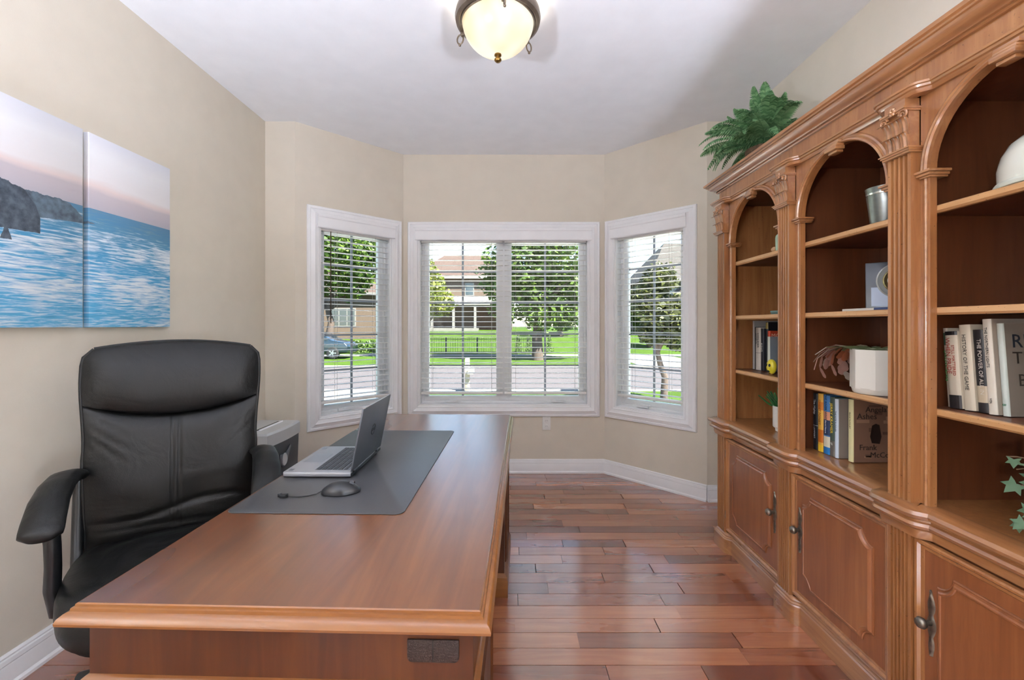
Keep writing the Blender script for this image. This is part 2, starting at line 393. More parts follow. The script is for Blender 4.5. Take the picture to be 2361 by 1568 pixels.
for k, ya, yb in rows:
    xa, xb = xr_at(min(ya, DC - 0.01)); ym = (ya + yb) / 2; xa -= 0.03; xb += 0.03
    js = sorted(floor_x(p, ym) for p in known.get(k, []))
    js = [j for j in js if xa + 0.1 < j < xb - 0.1]
    cuts = [xa]; r2 = random.Random(k * 31 + 5)
    for j in js + [xb]:
        while j - cuts[-1] > 1.15: 
            nx = cuts[-1] + r2.uniform(0.55, 1.05)
            if j - nx < 0.3: nx = (cuts[-1] + j) / 2
            cuts.append(nx)
        cuts.append(j)
    for i in range(len(cuts) - 1):
        p, q = cuts[i] + 0.0012, cuts[i + 1] - 0.0012
        wd = yb - ya - 0.0026; key = (round(q - p, 2), round(wd, 3))
        if key not in pmeshes:
            m0 = MB().box((-(q - p) / 2, -wd / 2, -0.012), ((q - p) / 2, wd / 2, 0))
            me = bpy.data.meshes.new('floor_plank'); me.from_pydata(m0.v, [], m0.f); me.materials.append(M_['plank']); pmeshes[key] = me
        o = place(pmeshes[key], 'floor_plank', Matrix.Translation(((p + q) / 2, ym, r2.uniform(-0.0002, 0.0002))), floor)
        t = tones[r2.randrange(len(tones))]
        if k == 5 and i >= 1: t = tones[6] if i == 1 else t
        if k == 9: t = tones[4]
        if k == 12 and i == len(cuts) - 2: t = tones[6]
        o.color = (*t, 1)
obj('foyer_boards', MB().box((-2.6, YF - 0.1, -0.012), (2.6, YB - 0.15, 0)), M_['plank'], floor)

# ------------------------------------------------------------------ wall outlet
ot = thing('wall_outlet', 'white wall outlet below the centre window', 'outlet', (0.31, DC, 0.425))
obj('cover_plate', MB().box((0.275, DC - 0.007, 0.368), (0.345, DC, 0.484)), M_['plate'], ot, bevel=0.003)
for z in (0.402, 0.450):
    s = obj('receptacle', MB().lathe([(0.017, 0), (0.017, 0.003), (0.015, 0.004)], 16, frame((0.31, DC - 0.007, z), (1, 0, 0), (0, 0, 1), (0, -1, 0))), M_['plate'], ot)
    for dx in (-0.006, 0.006): obj('slot', MB().box((0.31 + dx - 0.001, DC - 0.0115, z - 0.005), (0.31 + dx + 0.001, DC - 0.0108, z + 0.005)), M_['dark'], s)

# ------------------------------------------------------------------ ceiling lamp
M_['bronze'] = plain('aged_bronze', '#75685a', 0.32, 0.6, 0.15, 20)
M_['brass'] = plain('dull_brass', '#8a6a35', 0.3, 0.9)
def bowl_glass():
    m, nt, b = mat_new('lit_alabaster_glass'); tc = N(nt, 'ShaderNodeTexCoord')
    nz = N(nt, 'ShaderNodeTexNoise', Scale=6.5, Detail=1.0); nt.links.new(tc.outputs['Object'], nz.inputs['Vector'])
    rp = ramp(nt, [(0.35, lin('#e2cda2')), (0.62, lin('#fff8e6'))]); nt.links.new(nz.outputs['Fac'], rp.inputs[0])
    b.inputs['Base Color'].default_value = lin('#a89878'); nt.links.new(rp.outputs[0], b.inputs['Emission Color'])
    m.cycles.emission_sampling = 'NONE'; b.inputs['Roughness'].default_value = 0.25; b.inputs['Emission Strength'].default_value = 0.60
    return m
M_['bowl'] = bowl_glass()
LX, LY = -0.057, 1.99
lamp = thing('ceiling_lamp', 'round flush ceiling lamp with bronze ring and lit cream glass bowl', 'lamp', (LX, LY, H))
ML = Matrix.Translation((LX, LY, 0))
obj('canopy', MB().lathe([(0.0, H), (0.10, H), (0.115, H - 0.012), (0.105, H - 0.022), (0.05, H - 0.028), (0.0, H - 0.028)], 40, ML, False), M_['bronze'], lamp, smooth=35)
obj('stem', MB().lathe([(0.012, H - 0.02), (0.012, H - 0.2)], 12, ML), M_['bronze'], lamp)
ring = [(0.165, 2.640), (0.178, 2.634), (0.190, 2.642), (0.194, 2.660), (0.190, 2.682), (0.178, 2.692), (0.168, 2.688), (0.165, 2.68)]
obj('rim_ring', MB().lathe(ring + [ring[0]], 56, ML, False), M_['bronze'], lamp, smooth=35)
bowl = [(0.163 * math.cos(t), 2.655 - 0.155 * math.sin(t)) for t in [PI / 2 * i / 16 for i in range(17)]]
bowl[-1] = (0.004, 2.50)
obj('glass_bowl', MB().lathe(bowl + [(r * 0.965, z + 0.006) for r, z in reversed(bowl)], 56, ML, False), M_['bowl'], lamp, smooth=60)
for a in (40, 160, 280):
    ca, sa = math.cos(R(a)), math.sin(R(a))
    Ma = frame((LX, LY, 0), (ca, sa, 0), (-sa, ca, 0), (0, 0, 1))
    st = obj('strap', MB().tube([(0.171, 0, 2.635), (0.176, 0, 2.66), (0.183, 0, 2.69), (0.165, 0, 2.705), (0.10, 0, H - 0.012)], 0.006, 8, Ma), M_['bronze'], lamp, smooth=40)
    obj('clip', MB().box((0.158, -0.009, 2.622), (0.186, 0.009, 2.645), Ma), M_['bronze'], st, bevel=0.003)
    lp = [(0.190 + 0.016 * math.sin(t), 0, 2.632 - 0.022 + 0.022 * math.cos(t)) for t in [2 * PI * i / 14 for i in range(15)]]
    obj('ring_pull', MB().tube(lp, 0.0035, 6, Ma), M_['bronze'], st, smooth=40)
    obj('ball', MB().sphere((0.192, 0, 2.584), 0.0065, 10, 8, M=Ma), M_['bronze'], st, smooth=60)
    arc = [(0.1655 * math.cos(R(b)), 0.1655 * math.sin(R(b)), 2.648 - 0.012 * math.sin(R(1.5 * (b)))) for b in [120 * i / 24 for i in range(25)]]
    obj('band', MB().tube(arc, 0.0045, 6, Ma), M_['bronze'], lamp, smooth=40)
fin = [(0.0, 2.505), (0.010, 2.503), (0.016, 2.499), (0.0165, 2.494), (0.011, 2.490), (0.008, 2.486), (0.010, 2.483), (0.016, 2.478), (0.0165, 2.472), (0.010, 2.465), (0.0, 2.463)]
obj('finial', MB().lathe(fin, 20, ML, False), M_['brass'], lamp, smooth=50)
pl = bpy.data.lights.new('bulb', 'POINT'); pl.energy = 3.0; pl.color = (1.0, 0.93, 0.82); pl.shadow_soft_size = 0.05
po = bpy.data.objects.new('bulb', pl); link(po, lamp, Matrix.Translation((LX, LY, 2.60)))

# globe lamps added in the foyer, out of view, as fill light
M_['globe'] = plain('fill_globe_glow', '#ffffff', 0.5, emit='#e6efff', es=160.0)
for gx, gy, gz, lab in ((-1.95, -2.1, 1.25, 'tall globe lamp added as fill light in the foyer behind the camera on the left'), (1.95, -2.0, 1.10, 'shorter globe lamp added as fill light in the foyer behind the camera on the right')):
    fl = thing('fill_globe_lamp', lab, 'lamp', (gx, gy, 0), 'added foyer fill lamps')
    Mg = Matrix.Translation((gx, gy, 0))
    obj('lamp_base', MB().lathe([(0.0, 0), (0.14, 0), (0.14, 0.015), (0.05, 0.03), (0.0, 0.03)], 28, Mg, False), M_['bronze'], fl)
    obj('pole', MB().lathe([(0.012, 0.02), (0.012, gz - 0.13)], 12, Mg), M_['bronze'], fl)
    obj('globe', MB().sphere((0, 0, gz), 0.14, 14, 9, M=Mg), M_['globe'], fl, smooth=60)

# uplighters added behind the camera, out of view, to brighten ceiling and walls
M_['fill_uplight'] = plain('fill_uplight_disc', '#ffffff', 0.5, emit='#e0eaff', es=500.0)
for gx, gy, lab in ((-1.42, -0.42, 'bronze uplighter floor lamp added as fill light behind the camera by the left wall'), (1.25, -0.40, 'bronze uplighter floor lamp added as fill light behind the camera by the right wall')):
    fl = thing('fill_uplighter', lab, 'lamp', (gx, gy, 0), 'added fill lamps behind the camera')
    Mg = Matrix.Translation((gx, gy, 0))
    obj('lamp_base', MB().lathe([(0.0, 0), (0.13, 0), (0.13, 0.015), (0.04, 0.03), (0.0, 0.03)], 28, Mg, False), M_['bronze'], fl)
    obj('pole', MB().lathe([(0.012, 0.02), (0.012, 0.98)], 12, Mg), M_['bronze'], fl)
    obj('bowl_shade', MB().lathe([(0.0, 0.97), (0.05, 0.975), (0.12, 1.01), (0.17, 1.07), (0.175, 1.07), (0.125, 1.0), (0.05, 0.965), (0.0, 0.96)], 36, Mg, False), M_['bronze'], fl, smooth=40)
    obj('light_disc', MB().lathe([(0.0, 1.035), (0.13, 1.035), (0.13, 1.032), (0.0, 1.032)], 36, Mg, False), M_['fill_uplight'], fl)

# ------------------------------------------------------------------ outside
GZ = -0.6
M_['grass'] = plain('lawn_grass', '#344914', 0.9, var=0.22, scale=1.4, bmp=0.5, bscale=40, spec=0.1)
M_['asphalt'] = plain('road_asphalt', '#4b4749', 0.9, var=0.08, scale=2, spec=0.2)
M_['concrete'] = plain('pale_concrete', '#6b6965', 0.85, var=0.05, scale=2, spec=0.2)
M_['bark'] = plain('tree_bark', '#453a33', 0.9, var=0.3, scale=20, bmp=0.8, bscale=30)
M_['iron'] = plain('black_iron', '#171b1e', 0.5)
M_['siding'] = plain('tan_siding', '#53453a', 0.8, var=0.06)
M_['brick'] = plain('house_brick', '#4a3223', 0.85, var=0.18, scale=14)
M_['stucco'] = plain('pale_stucco', '#595551', 0.85)
M_['roof'] = plain('roof_shingle', '#3f3029', 0.9, var=0.15, scale=6)
M_['roofgrey'] = plain('roof_shingle_grey', '#393532', 0.9, var=0.15, scale=6)
M_['hwhite'] = plain('house_white_trim', '#6e6c69', 0.6)
M_['hglass'] = plain('house_window_glass', '#29333a', 0.1, spec=0.8)
M_['carpaint'] = plain('dark_car_paint', '#16222a', 0.2, coat=0.6, coat_r=0.05)
M_['tyre'] = plain('tyre_rubber', '#121314', 0.8)
M_['alloy'] = plain('alloy_wheel', '#95989b', 0.3, 0.7)
def leafmat(name, a, b):
    m, nt, bs = mat_new(name); gi = N(nt, 'ShaderNodeNewGeometry')
    rp = ramp(nt, [(0.0, lin(a)), (1.0, lin(b))]); nt.links.new(gi.outputs['Random Per Island'], rp.inputs[0]); nt.links.new(rp.outputs[0], bs.inputs['Base Color'])
    bs.inputs['Roughness'].default_value = 0.55
    tr = N(nt, 'ShaderNodeBsdfTranslucent'); nt.links.new(rp.outputs[0], tr.inputs[0]); mx = N(nt, 'ShaderNodeMixShader'); mx.inputs[0].default_value = 0.35
    o = nt.nodes['Material Output']; nt.links.new(bs.outputs[0], mx.inputs[1]); nt.links.new(tr.outputs[0], mx.inputs[2]); nt.links.new(mx.outputs[0], o.inputs[0])
    return m
M_['leaf1'] = leafmat('green_leaves', '#2e4914', '#5a7225'); M_['leaf2'] = leafmat('yellow_green_leaves', '#4f611b', '#818535'); M_['leaf3'] = leafmat('dark_leaves', '#1b2611', '#575b2b')
M_['leaf4'] = leafmat('hedge_leaves', '#263f14', '#4b6123')
def ground_z(y): return GZ + 1.45 * sstep((y - 28.5) / 20.0)
g = MB(); ys = [3.0, 12.4]; 
xs = [-70 + 10 * i for i in range(15)]; yy = [3.9, 12.6]; 
g.box((-70, 3.9, GZ - 0.3), (70, 12.6, GZ))
g.box((-70, 20.0, GZ - 0.3), (70, 26.4, GZ))
rows_g = [28.0 + 2.0 * i for i in range(36)]
g.rings([[(-90, y, ground_z(y)) for y in rows_g] , [(90, y, ground_z(y)) for y in rows_g]], closed=False, caps=False)
tag(obj('lawn', g, M_['grass']), 'bright green lawns outside the bay windows', 'lawn', kind='structure')
tag(obj('road', MB().box((-70, 12.6, GZ - 0.3), (70, 20.0, GZ - 0.04)), M_['asphalt']), 'pale grey street beyond the windows', 'road', kind='structure')
tag(obj('sidewalk', MB().box((-70, 26.4, GZ - 0.3), (70, 28.0, GZ + 0.02)), M_['concrete']), 'pale concrete pavement across the street', 'sidewalk', kind='structure')
for yk, lab in ((12.5, 'near kerb of the street'), (20.0, 'far kerb of the street')):
    tag(obj('kerb', MB().box((-70, yk - 0.12, GZ - 0.1), (70, yk + 0.12, GZ + 0.03)), M_['concrete'], bevel=0.02), 'concrete ' + lab, 'kerb', kind='structure')
tag(obj('driveway', MB().box((-9.5, 5.5, GZ - 0.2), (-3.3, 12.6, GZ + 0.015)), M_['concrete']), 'pale concrete driveway outside the left window', 'driveway', kind='structure')
tag(obj('bounce_slab', MB().box((-3.2, 4.4, GZ - 0.2), (9.0, 10.2, GZ + 0.012)), plain('bounce_slab_pale', '#dcdad4', 0.85, var=.05, scale=2, spec=.2)), 'pale stone patio added outside the bay to bounce sunlight in', 'bounce_slab', kind='structure')  # added slab, out of view, reflecting sunlight up through the windows
tag(obj('driveway', MB().box((6.0, 20.0, GZ - 0.2), (9.6, 26.4, GZ + 0.015)), M_['concrete']), 'pale concrete driveway across the street on the right', 'driveway', kind='structure')
tag(obj('ground_beyond', MB().box((-90, YF - 40, GZ - 0.4), (90, 3.9, GZ - 0.02)), M_['grass']), 'grass around the house', 'lawn', kind='structure')

def tree(name, label, x, y, z0, trunk_h, trunk_r, blobs, n, leaf, mat, group, seed):
    r = random.Random(seed)
    t = thing(name, label, 'tree', (x, y, z0), group)
    tp = [(x + r.uniform(-.04, .04) * i, y, z0 + trunk_h * i / 5) for i in range(6)]
    tk = MB().tube(tp, [trunk_r * (1.25 - 0.12 * i) for i in range(6)], 10)
    for b in range(7):
        c = blobs[b % len(blobs)]; a = r.uniform(0, 2 * PI)
        e = (x + c[0] + c[3] * 0.6 * math.cos(a), y + c[1] + c[3] * 0.6 * math.sin(a), z0 + c[2] + r.uniform(-.2, .5) * c[3])
        s = tp[-2]; md = tuple(lerp(s[i], e[i], 0.5) + (0.15 if i == 2 else 0) for i in range(3))
        tk.tube([s, md, e], [trunk_r * .5, trunk_r * .3, trunk_r * .12], 6)
    obj('trunk', tk, M_['bark'], t, smooth=50)
    vs = []; fs = []
    tot = sum(b[3] ** 2 for b in blobs)
    for bx, by, bz, br in blobs:
        for _ in range(int(n * br * br / tot)):
            d = Vector((r.gauss(0, 1), r.gauss(0, 1), r.gauss(0, 1))).normalized() * br * (r.random() ** 0.28)
            lump = 0.82 + 0.22 * math.sin(d.x * 5 / br + seed) * math.sin(d.y * 5 / br + 1) * math.sin(d.z * 6 / br)
            c = Vector((x + bx, y + by, z0 + bz)) + Vector((d.x, d.y, d.z * 0.9)) * lump
            ax = Vector((r.gauss(0, 1), r.gauss(0, 1), r.gauss(0, .5))).normalized(); ay = ax.cross(Vector((r.gauss(0, 1), r.gauss(0, 1), r.gauss(0, 1)))).normalized()
            s = leaf * r.uniform(.6, 1.25); k = len(vs)
            vs += [c - ax * s, c + ay * s * .55, c + ax * s, c - ay * s * .55]; fs.append((k, k + 1, k + 2, k + 3))
    mb = MB(); mb.v = vs; mb.f = fs
    cr = obj('crown', mb, mat, t); cr['kind'] = 'stuff'
    return t
tree('shade_tree', 'large leafy green tree with thick trunk behind the centre right window', 1.45, 23.6, GZ, 3.0, 0.27, [(-.9, 0, 5.2, 2.5), (1.3, .3, 5.4, 2.6), (0, 0, 7.2, 2.7), (.6, .6, 3.8, 2.1), (-1.7, .2, 4.2, 1.7), (2.5, 0, 3.7, 1.7), (0.2, -.3, 2.5, 1.35), (-1.5, 0, 2.9, 1.3), (1.6, 0, 2.7, 1.5)], 15000, 0.15, M_['leaf1'], None, 3)
tree('yellow_tree', 'yellow green tree at the left edge of the centre window', -5.1, 25.5, GZ, 2.2, 0.16, [(0, 0, 4.2, 1.6), (-1.0, .2, 3.4, 1.5), (.9, 0, 3.2, 1.2), (-.2, 0, 5.3, 1.1)], 6000, 0.12, M_['leaf2'], None, 5)
tree('maple_tree', 'broad green tree filling the left angled window', -11.3, 27.5, GZ, 3.4, 0.22, [(0, 0, 6.0, 2.7), (-2.0, 0, 6.2, 2.4), (1.9, 0, 5.9, 2.3), (0, 0, 8.2, 2.6), (3.2, .5, 7.0, 1.8), (-3.6, 0, 7.5, 2.4), (-1.4, .2, 4.3, 1.5), (1.2, 0, 4.4, 1.4)], 13000, 0.17, M_['leaf1'], None, 8)
tree('young_tree', 'small dark leaved tree with slim trunk outside the right window', 3.78, 10.8, GZ, 1.5, 0.075, [(0, 0, 2.1, .75), (-.45, 0, 2.5, .55), (.45, 0, 2.2, .6), (-.1, 0, 3.0, .55), (.3, 0, 1.55, .45), (-.3, 0, 1.65, .4)], 4200, 0.075, M_['leaf3'], None, 12)
for i, (x, y, rr, m) in enumerate([(-20, 32.5, 2.4, 'leaf1'), (3.5, 64, 4.2, 'leaf1'), (4.6, 40, 2.8, 'leaf4'), (9.6, 46, 2.0, 'leaf1'), (20, 33, 2.6, 'leaf2'), (10.5, 33, 1.5, 'leaf4')]):
    lab = ['tall green tree far off at the left behind the parked car', 'green tree behind the roof of the house across the street', 'dense green tree behind the large shade tree', 'green tree far off to the right of the shade tree', 'pale green tree seen far through the right window', 'low green bush on the far lawn at the right'][i]
    tree('background_tree', lab, x, y, ground_z(y), 2.0, 0.2, [(0, 0, rr * 1.3, rr), (rr * .5, 0, rr * 1.9, rr * .7), (-rr * .6, 0, rr * 1.6, rr * .7), (0, 0, rr * .7, rr * .7)], 3500, 0.2, M_[m], 'trees beyond the street', 40 + i)
for i in range(4):
    x = 1.2 + 1.15 * i; lab = ['leftmost', 'second from the left', 'second from the right', 'rightmost'][i]
    h = thing('conifer_shrub', 'narrow green shrub behind the fence, %s of four' % lab, 'shrub', (-0.2 + x * 0.6, 29, ground_z(29)), 'shrubs behind the fence')
    vs = MB(); r = random.Random(i)
    for _ in range(260):
        t = r.random(); a = r.uniform(0, 6.3); q = 0.3 * (1 - t) ** .7 * r.random() ** .4
        c = Vector((-0.2 + x * 0.6 + q * math.cos(a), 29 + q * math.sin(a), ground_z(29) + 1.3 * t)); s = .06
        ax = Vector((r.gauss(0, 1), r.gauss(0, 1), r.gauss(0, 1))).normalized(); ay = ax.orthogonal().normalized()
        vs.add([c - ax * s, c + ay * s * .6, c + ax * s, c - ay * s * .6], [(0, 1, 2, 3)])
    f = obj('foliage', vs, M_['leaf4'], h); f['kind'] = 'stuff'
# hedge in front of the far left house
hd = MB(); r = random.Random(3)
for _ in range(3500):
    c = Vector((r.uniform(-20, -8.2), r.uniform(28.6, 29.4), GZ + r.uniform(0.1, 0.85))); s = .09
    ax = Vector((r.gauss(0, 1), r.gauss(0, 1), r.gauss(0, 1))).normalized(); ay = ax.orthogonal().normalized()
    hd.add([c - ax * s, c + ay * s * .6, c + ax * s, c - ay * s * .6], [(0, 1, 2, 3)])
tag(obj('hedge', hd, M_['leaf4']), 'low green hedge behind the parked car', 'hedge', kind='stuff')

# iron fence across the street
fe = thing('iron_fence', 'black iron picket fence on the lawn across the street', 'fence', (-1.9, 28.4, GZ))
fx0, fx1 = -6.2, 1.9
for z in (0.12, 0.95): obj('rail', MB().box((fx0, 28.38, GZ + z), (fx1, 28.42, GZ + z + 0.04)), M_['iron'], fe)
for i in range(5):
    x = lerp(fx0, fx1, i / 4); obj('post', MB().box((x - 0.035, 28.36, GZ), (x + 0.035, 28.44, GZ + 1.12)), M_['iron'], fe)
pk = MB()
for i in range(72):
    x = lerp(fx0, fx1, (i + .5) / 72); pk.box((x - 0.011, 28.39, GZ + 0.05), (x + 0.011, 28.41, GZ + 1.06))
p = obj('pickets', pk, M_['iron'], fe); p['kind'] = 'stuff'

# mailbox post
mbx = thing('mailbox', 'wooden mailbox post with a white box beside the street', 'mailbox', (-1.17, 12.2, GZ))
obj('post', MB().box((-1.26, 12.15, GZ), (-1.14, 12.27, GZ + 0.95)), plain('weathered_wood', '#a08f7d', 0.8, var=.15), mbx, bevel=0.008)
bx = MB(); prof = [(-0.08, 0), (0.08, 0), (0.08, 0.10)] + [(0.08 * math.cos(t), 0.10 + 0.08 * math.sin(t)) for t in [PI * i / 8 for i in range(1, 8)]] + [(-0.08, 0.10)]
bx.rings([[(-1.10 + a, 12.0, GZ + 0.52 + b) for a, b in prof], [(-1.10 + a, 12.42, GZ + 0.52 + b) for a, b in prof]])
obj('box', bx, M_['hwhite'], mbx, smooth=40)

# houses
def house(name, label, x0, x1, y, z, wall_h, ridge, depth, wmat, rmat, wins, extra=None):
    t = thing(name, label, 'house', ((x0 + x1) / 2, y, z))
    obj('house_wall', MB().box((x0, y, z - 0.6), (x1, y + depth, z + wall_h)), wmat, t)
    e = 0.5; xm0, xm1 = x0 + (x1 - x0) * .25, x1 - (x1 - x0) * .25
    rf = MB().add([(x0 - e, y - e, z + wall_h), (x1 + e, y - e, z + wall_h), (x1 + e, y + depth + e, z + wall_h), (x0 - e, y + depth + e, z + wall_h), (xm0, y + depth / 2, z + ridge), (xm1, y + depth / 2, z + ridge)],
                  [(0, 1, 5, 4), (1, 2, 5), (2, 3, 4, 5), (3, 0, 4), (0, 3, 2, 1)])
    obj('roof', rf, rmat, t)
    obj('fascia', MB().box((x0 - e, y - e - 0.04, z + wall_h - 0.2), (x1 + e, y - e, z + wall_h + 0.02)), M_['hwhite'], t)
    for a, b, c, d in wins:
        f = obj('house_window', MB().box((a, y - 0.06, z + c), (b, y + 0.02, z + d)), M_['hwhite'], t)
        n = max(1, round((b - a) / 0.7)); wdt = (b - a - 0.1 * (n + 1)) / n
        for i in range(n):
            s = a + 0.1 + i * (wdt + 0.1); obj('pane', MB().box((s, y - 0.075, z + c + 0.1), (s + wdt, y - 0.055, z + d - 0.1)), M_['hglass'], f)
    return t
hz = ground_z(47)
h1 = house('house', 'two storey tan house with brown roof and porch across the street', -10.5, 0.2, 47, hz, 5.6, 8.6, 9, M_['siding'], M_['roof'], [(-4.9, -3.9, 3.6, 5.0), (-9.5, -8, 3.4, 5.0), (-1.6, -.6, 3.5, 4.9), (-1.4, -0.5, 0.7, 2.0)])
obj('brick_front', MB().box((-3.4, 46.2, hz - 0.6), (-0.2, 47, hz + 2.9)), M_['brick'], h1)
obj('porch_roof', MB().add([(-11, 44.4, hz + 2.7), (0.4, 44.4, hz + 2.7), (0.4, 47, hz + 3.5), (-11, 47, hz + 3.5), (-11, 44.4, hz + 2.5), (0.4, 44.4, hz + 2.5), (0.4, 47, hz + 2.5), (-11, 47, hz + 2.5)], [(0, 1, 2, 3), (4, 7, 6, 5), (0, 4, 5, 1), (1, 5, 6, 2), (3, 7, 4, 0)]), M_['hwhite'], h1)
for x in (-10.4, -8, -5.8, -3.6): obj('porch_column', MB().box((x - .12, 44.5, hz - .4), (x + .12, 44.74, hz + 2.5)), M_['hwhite'], h1)
obj('porch_floor', MB().box((-11, 44.3, hz - 0.5), (-3.3, 47, hz + 0.15)), M_['concrete'], h1)
stp = MB().add([(-.3, 45.9, hz + 2.6), (.1, 45.9, hz + 2.6), (2.3, 45.9, hz - .1), (1.9, 45.9, hz - .1), (-.3, 46.1, hz + 2.6), (.1, 46.1, hz + 2.6), (2.3, 46.1, hz - .1), (1.9, 46.1, hz - .1)], [(0, 1, 2, 3), (4, 7, 6, 5), (0, 4, 5, 1), (1, 5, 6, 2), (2, 6, 7, 3), (3, 7, 4, 0)])
obj('stair_stringer', stp, M_['hwhite'], h1)
h2 = house('house', 'tan brick house with a white triple window behind the parked car', -26, -11.6, 38, ground_z(38) - .2, 4.2, 7.5, 9, M_['siding'], M_['roof'], [(-15.6, -13.4, 1.3, 2.9), (-20.5, -19, 1.3, 2.9)])
h3 = house('house', 'pale stucco house with grey roof far off through the right window', 13.0, 24, 40, ground_z(40), 5.2, 9.4, 10, M_['stucco'], M_['roofgrey'], [(14.2, 15.6, 3.2, 4.6), (16.5, 18, .8, 2.4), (19, 20.4, 3.2, 4.6)])
obj('garage_gable', MB().prism([(14.6, 0), (18.6, 0), (18.6, 3.6), (16.6, 5.6), (14.6, 3.6)], -1.5, 0, frame((0, 39.9, ground_z(40) - .3), (1, 0, 0), (0, 0, 1), (0, 1, 0))), M_['siding'], h3)

# parked car
car = thing('parked_car', 'dark blue car parked across the street in the left window', 'car', (-11.2, 24.9, GZ))
side = [(-2.2, .35), (-2.25, .75), (-2.1, .95), (-1.5, 1.02), (-0.9, 1.42), (0.5, 1.48), (1.35, 1.02), (2.05, .92), (2.25, .7), (2.2, .35)]
cb = MB().rings([[(-11.2 + a, 24.1, GZ + b) for a, b in side], [(-11.2 + a, 25.8, GZ + b) for a, b in side]])
obj('car_body', cb, M_['carpaint'], car, bevel=0.06, seg=3)
gw = [(-1.42, 1.02), (-0.86, 1.36), (-0.2, 1.40), (-0.2, 1.02)]; gw2 = [(-0.12, 1.02), (-0.12, 1.40), (0.46, 1.41), (1.14, 1.04)]
for q in (gw, gw2): obj('side_window', MB().rings([[(-11.2 + a, 24.075, GZ + b) for a, b in q], [(-11.2 + a, 24.11, GZ + b) for a, b in q]]), M_['hglass'], car)
for wx in (-1.42, 1.42):
    Mw = frame((-11.2 + wx, 24.06, GZ + 0.34), (1, 0, 0), (0, 0, 1), (0, -1, 0))
    wh = obj('wheel', MB().lathe([(0, -.2), (.34, -.2), (.34, .0), (.30, .03), (.22, .03), (0, .0)], 24, Mw, False), M_['tyre'], car, smooth=40)
    hb = MB().lathe([(0, .03), (.05, .04), (.06, .02)], 12, Mw, False)
    for k in range(5):
        a = 2 * PI * k / 5; hb.add([(.03 * math.cos(a + 1.5), .03 * math.sin(a + 1.5), .035), (.03 * math.cos(a - 1.5), .03 * math.sin(a - 1.5), .035), (.21 * math.cos(a - .2), .21 * math.sin(a - .2), .03), (.21 * math.cos(a + .2), .21 * math.sin(a + .2), .03)], [(0, 1, 2, 3)], Mw)
    obj('rim', hb, M_['alloy'], wh)
# ------------------------------------------------------------------ bookcase
M_['bc'] = wood('bookcase_wood', ['#7a4a29', '#9a653a', '#b07c4c'], 'Z', 0.34, 0.75, 1.0, distress=0.6, cior=1.6)
M_['bch'] = wood('bookcase_wood_moulding', ['#7b4d2c', '#9d693f', '#b58455'], 'Y', 0.30, 0.9, 1.0, cior=1.8)
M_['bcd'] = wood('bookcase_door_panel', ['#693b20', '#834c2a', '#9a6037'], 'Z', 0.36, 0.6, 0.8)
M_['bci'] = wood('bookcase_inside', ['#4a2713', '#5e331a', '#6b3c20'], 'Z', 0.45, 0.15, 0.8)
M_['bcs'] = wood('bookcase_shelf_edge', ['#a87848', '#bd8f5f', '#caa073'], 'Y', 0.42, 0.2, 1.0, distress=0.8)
XP, XS, XB = 1.20, 1.23, 1.615
PY = [2.50 - 0.5735 * i for i in range(4)]
BY = [(PY[i] + PY[i + 1]) / 2 for i in range(3)]
PWD = 0.08
bc = thing('bookcase', 'large carved wooden bookcase wall unit with three arched bays and cabinet doors', 'bookcase', (1.41, 1.64, 0))
def breakfront(dx_p, dx_b, ends=True, tr=0.035, yext=0.012):
    """plan path of a moulding that steps out round each pilaster (x at pilaster / in the bay)"""
    P = []
    y_top = PY[0] + PWD / 2 + yext; y_bot = PY[3] - PWD / 2 - yext
    P.append((XB, y_top)); P.append((dx_p, y_top))
    for i in range(3):
        ya = PY[i] - PWD / 2 - yext; yb = PY[i + 1] + PWD / 2 + yext
        for s in range(6): t = s / 5; P.append((lerp(dx_p, dx_b, sstep(t)), ya - tr * t + 0.0))
        for s in range(6): t = s / 5; P.append((lerp(dx_b, dx_p, sstep(t)), yb + tr * (1 - t)))
    P.append((dx_p, y_bot)); P.append((XB, y_bot))
    return P
YT, YBt = PY[0] + PWD / 2, PY[3] - PWD / 2
# carcass
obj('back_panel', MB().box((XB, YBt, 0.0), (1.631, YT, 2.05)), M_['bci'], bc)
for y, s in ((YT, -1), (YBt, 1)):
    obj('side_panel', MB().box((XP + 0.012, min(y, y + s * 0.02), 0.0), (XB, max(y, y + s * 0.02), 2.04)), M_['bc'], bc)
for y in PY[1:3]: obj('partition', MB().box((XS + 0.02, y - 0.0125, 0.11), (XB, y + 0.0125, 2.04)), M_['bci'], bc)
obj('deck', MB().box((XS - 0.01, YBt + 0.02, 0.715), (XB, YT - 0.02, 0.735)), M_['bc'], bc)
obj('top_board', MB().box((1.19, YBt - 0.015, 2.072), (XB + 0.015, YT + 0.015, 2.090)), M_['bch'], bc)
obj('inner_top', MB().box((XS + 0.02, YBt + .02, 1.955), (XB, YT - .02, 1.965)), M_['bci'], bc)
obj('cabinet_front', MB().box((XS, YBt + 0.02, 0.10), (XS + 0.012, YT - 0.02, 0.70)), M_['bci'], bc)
# pilasters
def pil_poly(n, w, d0, d1):
    """plan polygon, x outwards negative; flutes cut into the front"""
    pts = [(d1, -w / 2), (d0, -w / 2)]
    m = 0.008; fw = (w - 2 * m) / n; g = fw * 0.58
    for i in range(n):
        c = -w / 2 + m + fw * (i + .5)
        for k in range(7):
            t = k / 6; pts.append((d0 + 0.0130 * math.sin(PI * t) ** .5 if 0 < k < 6 else d0, c - g / 2 + g * t))
    pts += [(d0, w / 2), (d1, w / 2)]
    return pts
for y in PY:
    for z0, z1, n in ((0.735, 1.788, 4), (0.108, 0.645, 5)):
        poly = [(x, y + b) for x, b in pil_poly(n, PWD, XP, XS + 0.02)]
        pl_ = obj('pilaster', MB().prism(poly, z0, z1), M_['bc'], bc)
